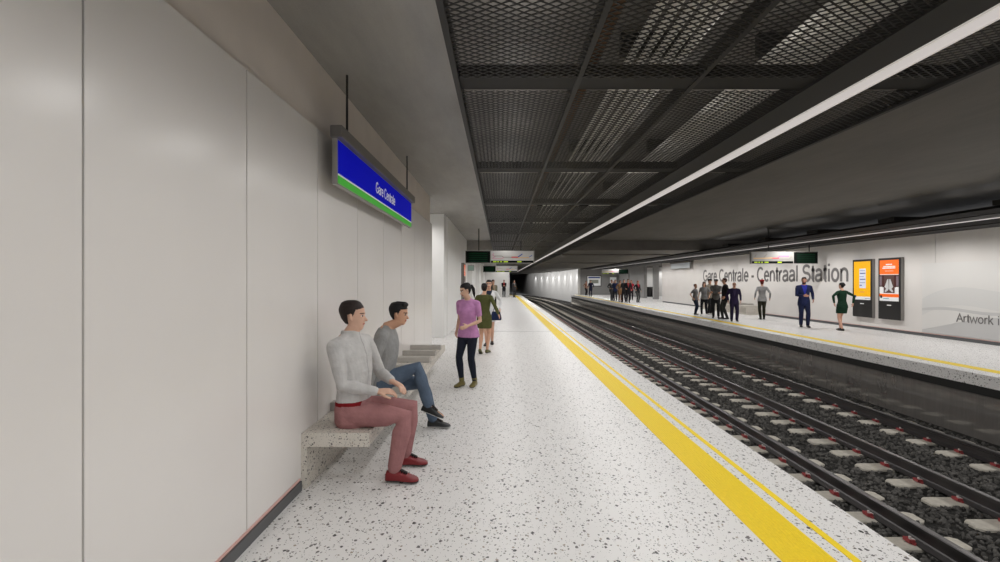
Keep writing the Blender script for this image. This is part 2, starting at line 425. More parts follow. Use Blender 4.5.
def clip_mesh():
    mb = MB()
    for s in (-1, 1):
        mb.box(.075 * s - .03, .075 * s + .03, -.075, .075, .0, .022)
        mb.box(.10 * s - .04, .10 * s + .035, -.055, -.03, .02, .05)
        mb.box(.10 * s - .04, .10 * s + .035, .03, .055, .02, .05)
        mb.box(.135 * s - .012, .135 * s + .012, -.055, .055, .015, .055)
        mb.tube((.095 * s, 0, .0), (.095 * s, 0, .075), .016, 8, 1)
        mb.box(.06 * s - .012, .06 * s + .02, -.028, .028, .02, .045, 1)
    mb.v = [(v[0] * .8 + (.02 if v[0] > 0 else -.02), v[1] * .8, v[2] * .9) for v in mb.v]
    mb.box(-.1, .1, -.07, .07, -.01, .012)
    return mb
def sleeper_mesh(lo, hi):
    mb = MB(); c = .035
    out = [(lo, -.08), (lo + .06, -.13), (hi - .06, -.13), (hi, -.08), (hi, .08), (hi - .06, .13), (lo + .06, .13), (lo, .08)]
    top = [(lo + .02, -.07), (lo + .07, -.115), (hi - .07, -.115), (hi - .02, -.07), (hi - .02, .07), (hi - .07, .115), (lo + .07, .115), (lo + .02, .07)]
    mb.loft([[(x, y, -.14) for x, y in out], [(x, y, -.012) for x, y in out], [(x, y, .0) for x, y in top]])
    return mb
count = 0
for (cx, lo, hi, dy, row, grp) in ((4.48, -.35, .50, 0, 'pale concrete sleeper block half buried under the rail nearest the near platform', 'sleepers of the nearest rail'),
                          (5.92, -.50, .35, -.19, 'pale concrete sleeper block half buried under the middle rail', 'sleepers of the middle rail'),
                          (7.57, -.42, .66, -.21, 'pale concrete sleeper block half buried under the rail by the far platform wall', 'sleepers of the far rail')):
    proto = None; sl = None; far = MB(); src = sleeper_mesh(lo, hi)
    for i, y in enumerate(yk):
        y += dy
        if i < 60:
            if proto is None:
                e = empty('sleeper', (cx, y, ZS)); tag(e, row, 'sleeper', grp)
                b = src.build('sleeper_block', M_sleeper, e); c = clip_mesh().build('rail_clip', [M_red, M_clipw], e); proto = e
            else:
                c = copy_tree(proto); c.location = (cx, y, ZS); c.rotation_euler = (0, 0, random.uniform(-.015, .015))
        elif i < 98:
            if sl is None: sl = src.build('sleeper', M_sleeper); c = sl
            else: c = sl.copy(); COL.objects.link(c)
            tag(c, row, 'sleeper', grp); c.location = (cx + bend(y), y, ZS)
        else:
            far.add([(v[0] + cx + bend(y), v[1] + y, v[2] + ZS) for v in src.v], src.f)
    tag(far.build('distant_sleeper', M_sleeper), 'far run of ' + grp + ' in the tunnel bend', 'sleeper', kind='stuff')

# ballast stones: nobody could count them
ico = bmesh.new(); bmesh.ops.create_icosphere(ico, subdivisions=1, radius=1)
iv = np.array([v.co[:] for v in ico.verts]); ifc = np.array([[v.index for v in f.verts] for f in ico.faces]); ico.free()
def stones(n, y0, y1, r0, r1, zoff):
    c = np.stack([rng.uniform(XE + .02, 8.45, n), rng.uniform(0, 1, n) ** 1.25 * (y1 - y0) + y0, np.zeros(n)], 1)
    r = rng.uniform(r0, r1, n)
    c[:, 2] = ZP + r * .15 + zoff
    keep = np.ones(n, bool)
    for cx, lo, hi, dy in ((4.48, -.35, .50, 0), (5.92, -.50, .35, -.19), (7.57, -.42, .66, -.21)):
        ph = (c[:, 1] - dy - 5.35 + .3) % .6 - .3
        keep &= ~((c[:, 0] > cx + lo - .015) & (c[:, 0] < cx + hi + .015) & (np.abs(ph) < .14))
    c = c[keep]; r = r[keep]; n = len(c)
    q = rng.normal(size=(n, 4)); q /= np.linalg.norm(q, axis=1)[:, None]; w, x, y, z = q.T
    R = np.stack([1-2*(y*y+z*z), 2*(x*y-z*w), 2*(x*z+y*w), 2*(x*y+z*w), 1-2*(x*x+z*z), 2*(y*z-x*w), 2*(x*z-y*w), 2*(y*z+x*w), 1-2*(x*x+y*y)], 1).reshape(n, 3, 3)
    loc = iv[None] * rng.uniform(.65, 1.2, (n, 12, 1)) * rng.uniform(.6, 1.1, (n, 1, 3))
    V = np.einsum('nij,nkj->nki', R, loc) * r[:, None, None] + c[:, None]
    F = (ifc[None] + (np.arange(n) * 12)[:, None, None]).reshape(-1, 3)
    return V.reshape(-1, 3), F
V1, F1 = stones(42000, 2.8, 32, .022, .04, .01)
me = bpy.data.meshes.new('ballast'); me.from_pydata(V1.tolist(), [], F1.tolist()); me.materials.append(M_stone)
o = bpy.data.objects.new('ballast', me); COL.objects.link(o); tag(o, 'dark grey crushed stone ballast between the rails', 'ballast', kind='stuff')

# ------------------------------------------------------------------ station name sign on the left wall
def name_sign(x, y, rz, label, writing=True, blank=False):
    e = empty('hanging_sign', (x, y, 2.5), rz); tag(e, label, 'sign')
    L = 3.68
    MB().box(-.04, 0, 0, L, .0, .42).build('sign_body', M_signedge, e)
    MB().box(-.05, .055, -.03, L + .03, .405, .51).build('hood', M_signgray, e, bevel=.006)
    if not blank:
        MB().box(0, .004, .03, L - .02, .10, .395).build('blue_panel', M_blue, e)
        MB().box(0, .004, .03, L - .02, .015, .083).build('green_band', M_green, e)
        MB().box(0, .0045, .03, L - .02, .083, .10).build('white_line', M_whitep, e)
    else: MB().box(0, .004, .03, L - .02, .03, .39).build('blank_panel', mat('blank_sign_face', (196, 202, 204), .3, emit=(200, 206, 208), es=.1), e)
    if writing: glyphs('sign_lettering', 'Gare Centrale', M_whitep, e, (.007, 1.36, .17), (0, 1, 0), (0, 0, 1), 1.05, .125, .135)
    for yy in (.36, 3.42): MB().tube((-.02, yy, .52), (-.02, yy, 1.1), .011, 8).build('rod', M_black2, e)
    return e
name_sign(-1.43, 4.38, 0, 'blue sign with green band and white lettering hung in front of left wall')
e = name_sign(12.5, 36.6, PI, 'plain pale sign in grey housing hung by the far wall left of the lettering', False, True)
for c in children(e):
    if c.name.startswith('rod'): bpy.data.objects.remove(c)

# ------------------------------------------------------------------ line diagram + departure displays
M_map = mat('map_panel', (168, 166, 162), .35, emit=(235, 232, 228), es=.1)
M_scr = mat('display_black', (8, 12, 10), .7, .1)
M_map_b = mat('map_panel_dimmed_for_lamps', (124, 122, 118), .5, emit=(235, 232, 228), es=.1)  # darker copy of the map panel, offsets stronger lamp light on it
M_scrg = mat('display_green_rows', (6, 40, 22), .7, .1, emit=(14, 84, 48), es=.3)
M_amber = mat('display_amber', (150, 180, 30), .4, emit=(150, 176, 30), es=.5)
M_l_pink = mat('map_line_magenta', (205, 92, 140), .5); M_l_red = mat('map_line_red', (208, 62, 66), .5)
M_l_or = mat('map_line_orange', (222, 170, 90), .5); M_l_bl = mat('map_line_blue', (40, 70, 170), .5); M_l_gy = mat('map_line_grey', (128, 120, 110), .5)
def display(x0, y, label, flip):
    W, H = 2.57, .47
    e = empty('departure_display', (x0, y, 2.31)); tag(e, label, 'display')
    MB().box(0, W, 0, .12, 0, H).build('housing', M_signedge, e)
    dw = .36 * W
    ax, bx = (W - dw, W - .02) if flip else (.02, dw)
    mx0, mx1 = (.04, W - dw - .03) if flip else (dw + .03, W - .04)
    MB().box(ax, bx, -.008, 0, .02, H - .02).build('departure_screen', M_scr, e)
    mb = MB()
    for k in range(5): mb.box(ax + .12, bx - .1, -.012, -.008, .06 + k * .075, .075 + k * .075)
    mb.build('screen_rows', M_scrg, e)
    MB().box(mx0, mx1, -.008, 0, .10, H - .02).build('line_map', M_map_b if flip else M_map, e)
    MB().box(mx0, mx1, -.008, 0, .02, .098).build('ticker', M_scr, e)
    mb = MB(); w = mx1 - mx0
    for a, b in ((.05, .13), (.15, .19), (.22, .26), (.3, .4), (.62, .72)): mb.box(mx0 + a * w, mx0 + b * w, -.012, -.008, .035, .08)
    mb.build('ticker_text', M_amber, e)
    def seg(name, pts, m, t=.012):
        mb = MB()
        for (a, c), (b, d) in zip(pts[:-1], pts[1:]):
            xa, xb, za, zb = mx0 + a * w, mx0 + b * w, .12 + c * .3, .12 + d * .3
            L = math.hypot(xb - xa, zb - za); nx, nz = -(zb - za) / L * t, (xb - xa) / L * t
            mb.add([(xa + nx, -.011, za + nz), (xa - nx, -.011, za - nz), (xb - nx, -.011, zb - nz), (xb + nx, -.011, zb + nz)], [(0, 1, 2, 3)])
        mb.build(name, m, e)
    if flip:
        seg('map_line', [(.03, .3), (.3, .32), (.5, .35)], M_l_or); seg('map_line', [(.06, .45), (.1, .8)], M_l_gy)
        seg('map_line', [(.28, .4), (.36, .85)], M_l_gy); seg('map_line', [(.48, .32), (.66, .32)], M_l_red, .018)
        seg('map_line', [(.62, .35), (.67, .58), (.9, .58)], M_l_pink, .016); seg('map_line', [(.66, .2), (.9, .2), (.96, .5)], M_l_gy, .008)
    else:
        seg('map_line', [(.03, .2), (.1, .45), (.04, .6), (.06, .85)], M_l_pink, .01); seg('map_line', [(.05, .5), (.25, .5), (.3, .35), (.5, .35)], M_l_gy, .01)
        seg('map_line', [(.05, .15), (.25, .15), (.3, .35)], M_l_pink, .008)
        seg('map_line', [(.48, .35), (.64, .35)], M_l_red, .022); seg('map_line', [(.64, .38), (.74, .75)], M_l_bl, .018); seg('map_line', [(.62, .28), (.9, .28)], M_l_or)
        seg('map_line', [(.9, .35), (.97, .6)], M_l_bl, .012)
    for xx in (.5, W - .5):
        if y < 24: MB().tube((xx + (.2 if flip else 0), .06, H), (xx + (.2 if flip else 0), .06, 1.31), .02, 8).build('rod', M_black2, e)
    return e
display(-1.29, 18.6, 'larger overhead departure display with line map above the near platform', False)
display(-1.26, 37.3, 'smaller distant overhead display behind the first one above the near platform', False)
display(9.64, 19.2, 'overhead departure display with line map in front of the grey wall lettering', True)
display(9.66, 47.6, 'small distant overhead display above the group waiting on the far platform', True)

# ------------------------------------------------------------------ advertising kiosks
M_kio = mat('kiosk_black', (38, 37, 37), .3); M_kioside = mat('kiosk_side_grey', (128, 124, 120), .4)
M_ady = mat('ad_yellow', (240, 176, 14), .3, emit=(240, 176, 14), es=.3); M_ado = mat('ad_orange', (236, 104, 24), .3, emit=(236, 100, 20), es=.35)
M_adb = mat('ad_brown', (92, 66, 60), .4); M_adr = mat('ad_dark_red', (70, 24, 22), .4); M_adblue = mat('ad_blue', (40, 60, 140), .4)
M_adpaper = mat('ad_paper', (216, 220, 236), .4, emit=(216, 220, 236), es=.15); M_adline = mat('ad_print_blue', (110, 120, 170), .4)
def kiosk(x, y, rz, label, kind):
    """front faces local +x, width along local y"""
    e = empty('advertising_kiosk', (x, y, .4), rz); tag(e, label, 'kiosk')
    W, H = .92, 2.0
    MB().box(.0, .10, 0, W, 0, H).build('side_case', M_kioside, e)
    MB().box(.10, .115, 0, W, 0, H).build('front_frame', M_kio, e, bevel=.004)
    def p(name, a, b, c, d, m, k=1): MB().box(.115, .115 + .002 * k, a * W, b * W, c * H, d * H).build(name, m, e)
    MB().box(.115, .1155, .3 * W, .3 * W + .01, 0, 0) 
    if kind == 'yellow':
        p('poster', .07, .93, .30, .965, M_ady); p('poster_footer', .07, .93, .30, .355, M_whitep, 2); p('footer_logo', .10, .2, .335, .375, M_adblue, 3)
        p('poster_sheet', .36, .70, .50, .84, M_adpaper, 2)
        for k, (w0, w1) in enumerate(((.38, .66), (.40, .68), (.38, .6), (.40, .68), (.38, .67), (.38, .5))):
            z = .80 - k * .052; p('print_row', w0, w1, z, z + (.02 if k % 2 == 1 else .008), M_adline, 3)
        p('print_row', .38, .62, .43, .437, M_adline, 2); p('print_row', .66, .9, .322, .33, M_adline, 3)
    else:
        p('poster', .07, .93, .30, .965, M_whitep); p('poster_header', .07, .93, .735, .965, M_ado, 2)
        p('photo', .07, .93, .43, .725, M_adb, 2); p('photo_wall', .07, .93, .54, .725, M_adb, 3)
        p('photo_curtain', .20, .27, .52, .725, M_adr, 4); p('photo_curtain', .74, .81, .52, .725, M_adr, 4)
        for a, b in ((.07, .17), (.83, .93)): p('photo_panel', a, b, .55, .70, mat('ad_mauve', (128, 112, 122), .4), 4)
        for a, b in ((.07, .26), (.76, .93)): p('photo_floor', a, b, .43, .53, M_whitep, 4)
        mb = MB()
        for s in (-1, 1):
            c = .505 * W; P = [(0.005, .50), (.02, .655), (.07, .655), (.16, .56), (.20, .53), (.12, .50), (.20, .46), (.16, .44), (.05, .47)]
            vs = [(.1255, c + s * a * W, b * H) for a, b in P]
            mb.add(vs, [tuple(range(len(P))) if s > 0 else tuple(reversed(range(len(P))))])
        mb.build('photo_figure', mat('ad_grey_white', (206, 206, 206), .4), e)
        p('poster_band', .07, .93, .365, .415, M_ado, 3); p('poster_footer', .07, .93, .30, .365, M_whitep, 3); p('footer_logo', .10, .19, .345, .39, M_black, 4)
        for (a, b, z) in ((.36, .64, .885), (.24, .78, .85), (.2, .82, .825)):
            k = a
            while k < b - .03:
                ww = .03 + .02 * ((int(k * 100)) % 3); p('title_letters', k, min(k + ww, b), z, z + .018, M_whitep, 4); k += ww + .012
        p('title_rule', .32, .7, .785, .79, M_whitep, 4); p('footer_line', .25, .5, .335, .345, mat('ad_cyan', (110, 180, 200), .4), 5)
    p('maker_mark', .40, .60, .225, .24, M_whitep, 1)
    return e
kiosk(XW, 17.87, PI, 'black wall kiosk showing the yellow poster, left of the pair', 'yellow')
kiosk(XW, 16.66, PI, 'black wall kiosk showing the orange headed poster, right of the pair', 'orange')
kiosk(-1.6, 20.6, 0, 'narrow seen kiosk with orange poster on the near platform wall', 'orange')

# wall lettering and artwork
o = glyphs('wall_lettering', 'Gare Centrale - Centraal Station', M_lettergray, None, (XW - .012, 31.3, 1.63), (0, -1, 0), (0, 0, 1), 13.1, .69, .165)
tag(o, 'large grey lettering Gare Centrale - Centraal Station on the far white wall', 'lettering')
art = empty('wall_artwork', (XW, 15.05, .12)); tag(art, 'pale grey wavy artwork on the far wall right of the kiosks', 'artwork')
La = 16.0
MB().box(-.012, 0, -La, 0, 0, 2.06).build('panel', mat('artwork_light', (218, 216, 213), .3), art)
def wave(pts, base, m, k, name='wave'):
    mb = MB()
    for (a, c), (b, d) in zip(pts[:-1], pts[1:]):
        X = -.012 - .002 * k; za, zb = (base, base) if not isinstance(base, list) else (0, 0)
        mb.add([(X, -a, 0 if base is None else c - base), (X, -b, 0 if base is None else d - base), (X, -b, d), (X, -a, c)], [(0, 1, 2, 3)])
    mb.build(name, m, art)
Y = np.linspace(0, La, 60)
wave([(y, 1.0 + .35 * (1 - math.exp(-y * 1.0)) + .12 * math.sin(y * 1.6)) for y in Y], .5, mat('artwork_mid', (210, 209, 207), .3), 1)
wave([(y, .72 + .05 * math.sin(y * 2.2) + .02 * y) for y in Y], .08, mat('artwork_line', (196, 195, 194), .3), 2)
wave([(y, .08 + .62 * math.sin(min(y, 3.2) / 3.2 * PI / 2) ** 1.1 - .02 * y) for y in Y], None, mat('artwork_dark', (194, 193, 192), .3), 3)
glyphs('artwork_lettering', 'Artwork i', M_lettergray, art, (-.022, -1.13, .40), (0, -1, 0), (0, 0, 1), 1.22, .235, .13)

# small screen on the far pilaster, posters on the recess walls, ticket gates
e = empty('wall_screen', (-1.56, 24.38, 2.15)); tag(e, 'small greenish screen high on the white pilaster of the near platform', 'screen')
MB().box(-.0, .3, 0, .03, 0, .27).build('frame', M_signedge, e, ); MB().box(.02, .28, -.004, 0, .02, .25).build('glass', mat('screen_glass', (160, 186, 176), .3), e)
e = empty('framed_poster', (10.4, 59.97, 1.0)); tag(e, 'framed poster with blue header on the grey end wall of the far platform', 'poster')
MB().box(0, 1.75, 0, .03, 0, 1.32).build('frame', M_black2, e); MB().box(.08, 1.67, -.01, 0, .08, 1.24).build('sheet', M_whitep, e)
MB().box(.2, 1.6, -.014, -.01, .98, 1.14).build('header', M_adblue, e); MB().box(.3, 1.4, -.014, -.01, .38, .8).build('picture', mat('poster_picture', (150, 152, 140), .5), e)
e = empty('framed_poster', (13.15, 59.97, .9)); tag(e, 'small white poster behind the waiting group on the far platform', 'poster')
MB().box(0, .85, 0, .03, 0, 1.25).build('frame', M_signedge, e); MB().box(.04, .81, -.01, 0, .04, 1.21).build('sheet', M_whitep, e); MB().box(.15, .7, -.014, -.01, .3, .7).build('picture', mat('poster_pinkish', (214, 180, 172), .5), e)
for k in range(4):
    e = empty('ticket_gate', (15.15 + k * .42, 52, 0)); tag(e, 'dark ticket gate cabinet in the hall opening beyond the far platform', 'ticket gate', 'ticket gates in the hall')
    MB().box(-.14, .14, 0, 1.0, 0, 1.0).build('cabinet', M_black2, e, bevel=.03); MB().box(-.1, .1, .1, .9, 1.0, 1.03).build('top_plate', M_black, e)

# tunnel wall lights
for k in range(8):
    y = 62 + k * 4.6
    e = empty('tunnel_light', (tw(y) - .45, y, 3.05)); tag(e, 'small ceiling downlight washing the white tunnel wall', 'light', 'downlights along the tunnel wall')
    MB().tube((0, 0, 0), (0, 0, .07), .09, 12).build('housing', M_signedge, e)
    MB().tube((0, 0, -.004), (0, 0, 0), .06, 12).build('lens', M_strip, e)
    l = bpy.data.lights.new('tunnel_lamp', 'SPOT'); l.energy = 130; l.spot_size = 1.7; l.spot_blend = .6; l.shadow_soft_size = .0
    lo = bpy.data.objects.new('tunnel_lamp', l); COL.objects.link(lo); lo.location = (tw(y) - .45, y, 3.03); lo.rotation_euler = (0, .12, 0)

# ------------------------------------------------------------------ lamps, real ones and added fill spots
def spot(x, y, z, e, size=2.9, rot=(0, 0, 0), blend=.5, col=(1, .985, .968)):
    l = bpy.data.lights.new('lamp_and_fill', 'SPOT'); l.energy = e; l.spot_size = size; l.spot_blend = blend; l.shadow_soft_size = 0; l.color = col
    o = bpy.data.objects.new('lamp_and_fill', l); COL.objects.link(o); o.location = (x, y, z); o.rotation_euler = rot
EL = 66
for y in np.arange(-4, 59, 1.9): spot(2.70, y, 3.09, EL, 3.0)
for y in np.arange(-3.6, 51, 1.475): spot(.2, y, 3.09, EL * .4, 3.0)  # added fill row without fittings, evens out floor and left wall
for y in np.arange(-3, 59, 2.4): spot(11.01, y, 3.03, EL * 1.65, 3.0)
for y in np.arange(-1, 23, 1.475): spot(.15, y, 3.22, 6, 3.1, (PI, 0, 0)), spot(1.75, y, 3.22, 3.5, 3.1, (PI, 0, 0))  # added uplights without fittings, brighten slab and conduits above the mesh
for y in (12.6, 13.6): spot(-2.6, y, 3.5, 60)
for k in range(13): spot(tw(60 + k * 3.2) - 3.2, 60 + k * 3.2, 3.0, 260 if k < 8 else 260 * (.75 ** (k - 7)), 2.3, (0, -.75, 0))  # added fill spots without fittings, spread light over the outer tunnel wall
for y in np.arange(1, 24, .8): spot(10.4, y, 3.14, 2.0, 3.1, (PI, 0, 0))  # added uplights hidden above the soffit, lighten the ceiling there
for p in ((15.8, 44, 3.0), (15.8, 50, 3.0), (16.3, 54, 3.0)): spot(*p, 110)
w = bpy.data.worlds.new('world'); S.world = w; w.use_nodes = True
w.node_tree.nodes['Background'].inputs['Color'].default_value = (.92, .95, 1, 1); w.node_tree.nodes['Background'].inputs['Strength'].default_value = .55

# ------------------------------------------------------------------ camera
cam = bpy.data.cameras.new('camera'); cam.sensor_width = 36; cam.lens = 18.0; cam.clip_end = 400
co = bpy.data.objects.new('camera', cam); COL.objects.link(co); co.location = (0, 0, 1.65); co.rotation_euler = (PI / 2, 0, 0); S.camera = co
S.view_settings.view_transform = 'Standard'; S.view_settings.look = 'None'; S.view_settings.exposure = 0

#PEOPLE
# ------------------------------------------------------------------ people
def nrm(v): v = np.asarray(v, float); return v / (np.linalg.norm(v) + 1e-9)
def V3(*a): return np.array(a, float)
def ik(a, c, l1, l2, pole):
    a, c = np.asarray(a, float), np.asarray(c, float); d = c - a; D = np.linalg.norm(d); u = d / D
    D2 = min(D, (l1 + l2) * .998); c = a + u * D2
    ca = (l1 * l1 + D2 * D2 - l2 * l2) / (2 * l1 * D2); ca = max(-1, min(1, ca))
    p = np.asarray(pole, float); p = nrm(p - u * p.dot(u))
    return a + u * l1 * ca + p * l1 * math.sqrt(1 - ca * ca), c
class Blob:
    """closed lofts collected, then fused into one skin by a voxel remesh"""
    def __init__(s): s.v = []; s.f = []
    def loft(s, rings, cap=True):
        n = len(rings[0]); o = len(s.v)
        for r in rings: s.v += [tuple(p) for p in r]
        for i in range(len(rings) - 1):
            for k in range(n):
                a = o + i * n + k; b = o + i * n + (k + 1) % n; s.f.append((a, b, b + n, a + n))
        s.f.append(tuple(o + k for k in range(n - 1, -1, -1))); s.f.append(tuple(o + (len(rings) - 1) * n + k for k in range(n)))
    def ell(s, c, U, W, ru, rw, n=18): return [c + U * ru * math.cos(2 * PI * k / n) + W * rw * math.sin(2 * PI * k / n) for k in range(n)]
    def limb(s, pts, rads, n=14, rnd=True):
        pts = [np.asarray(p, float) for p in pts]; rings = []
        T = []
        for i in range(len(pts)):
            t = (nrm(pts[i] - pts[i - 1]) if i else 0) + (nrm(pts[i + 1] - pts[i]) if i < len(pts) - 1 else 0); T.append(nrm(t))
        ref = V3(0, 1, 0) if abs(T[0][1]) < .85 else V3(1, 0, 0)
        U = nrm(np.cross(T[0], ref)); 
        def fr(t):
            nonlocal U
            U = nrm(U - t * U.dot(t)); return U, np.cross(t, U)
        a, b = fr(T[0])
        if rnd:
            for q in (-.92, -.6): rings.append(s.ell(pts[0] + T[0] * rads[0] * q, a, b, rads[0] * math.sqrt(1 - q * q), rads[0] * math.sqrt(1 - q * q), n))
        for p, r, t in zip(pts, rads, T):
            a, b = fr(t); rings.append(s.ell(p, a, b, r, r, n))
        if rnd:
            for q in (.6, .92): rings.append(s.ell(pts[-1] + T[-1] * rads[-1] * q, a, b, rads[-1] * math.sqrt(1 - q * q), rads[-1] * math.sqrt(1 - q * q), n))
        s.loft(rings)
    def sphere(s, c, r, sc=(1, 1, 1)):
        rings = []
        for k in range(1, 10):
            a = PI * k / 10; rings.append(s.ell(np.asarray(c) + V3(0, 0, -math.cos(a) * r * sc[2]), V3(1, 0, 0), V3(0, 1, 0), r * math.sin(a) * sc[0], r * math.sin(a) * sc[1], 14))
        s.loft(rings)
    def fuse(s, voxel, smooth=3):
        me = bpy.data.meshes.new('tmp'); me.from_pydata(s.v, [], s.f); ob = bpy.data.objects.new('tmp', me); COL.objects.link(ob)
        bm = bmesh.new(); bm.from_mesh(me); bmesh.ops.recalc_face_normals(bm, faces=bm.faces); bm.to_mesh(me); bm.free()
        r = ob.modifiers.new('r', 'REMESH'); r.mode = 'VOXEL'; r.voxel_size = voxel; r.use_smooth_shade = True
        if smooth:
            sm = ob.modifiers.new('s', 'SMOOTH'); sm.factor = .5; sm.iterations = smooth
        dg = bpy.context.evaluated_depsgraph_get(); dg.update()
        out = bpy.data.meshes.new_from_object(ob.evaluated_get(dg)); bpy.data.objects.remove(ob); bpy.data.meshes.remove(me)
        out.polygons.foreach_set('use_smooth', [True] * len(out.polygons))
        return out
def centers(me):
    n = len(me.polygons); c = np.zeros(n * 3); me.polygons.foreach_get('center', c); return c.reshape(-1, 3)
def put(name, me, mats, parent, mi=None):
    me.name = name; me.materials.clear()
    for m in mats: me.materials.append(m)
    if mi is not None: me.polygons.foreach_set('material_index', mi.astype(int).tolist())
    me.update(); o = bpy.data.objects.new(name, me); COL.objects.link(o); o.parent = parent; return o
def cut(me, keep):
    bm = bmesh.new(); bm.from_mesh(me); bm.faces.ensure_lookup_table()
    bmesh.ops.delete(bm, geom=[f for f in bm.faces if not keep[f.index]], context='FACES'); bm.to_mesh(me); bm.free(); return me
def cloth(col): return mat('cloth_%02x%02x%02x' % tuple(col), col, .85, .2, noise=.14, nscale=9, bump=1.0, bscale=11)
def skin(col): return mat('skin_%02x%02x%02x' % tuple(col), col, .55, .35, noise=.04, nscale=20)
def hairm(col): return mat('hair_%02x%02x%02x' % tuple(col), col, .6, .3, noise=.25, nscale=60)

HEADR = [  # (height, forward offset, half width, half depth) for a head .235 tall
 (.000, .052, .020, .016), (.010, .046, .034, .030), (.028, .034, .048, .050), (.050, .020, .057, .068), (.075, .010, .064, .080), (.100, .003, .069, .089),
 (.125, .000, .073, .094), (.150, -.004, .076, .098), (.175, -.006, .076, .097), (.200, -.008, .069, .087), (.218, -.010, .054, .068), (.230, -.010, .034, .042), (.235, -.010, .012, .016)]
TM = [(-.24, .072, .055, 0), (-.10, .098, .070, -.006), (.05, .097, .070, -.004), (.28, .084, .062, .004), (.52, .092, .068, .006), (.72, .104, .069, .0), (.86, .100, .058, -.004), (.95, .070, .044, -.006), (1.02, .038, .036, -.004)]
TF = [(-.24, .074, .055, 0), (-.10, .101, .072, -.008), (.05, .096, .066, -.004), (.32, .070, .052, .002), (.50, .077, .060, .008), (.66, .085, .070, .012), (.80, .086, .058, .002), (.93, .064, .042, -.004), (1.02, .033, .032, -.004)]

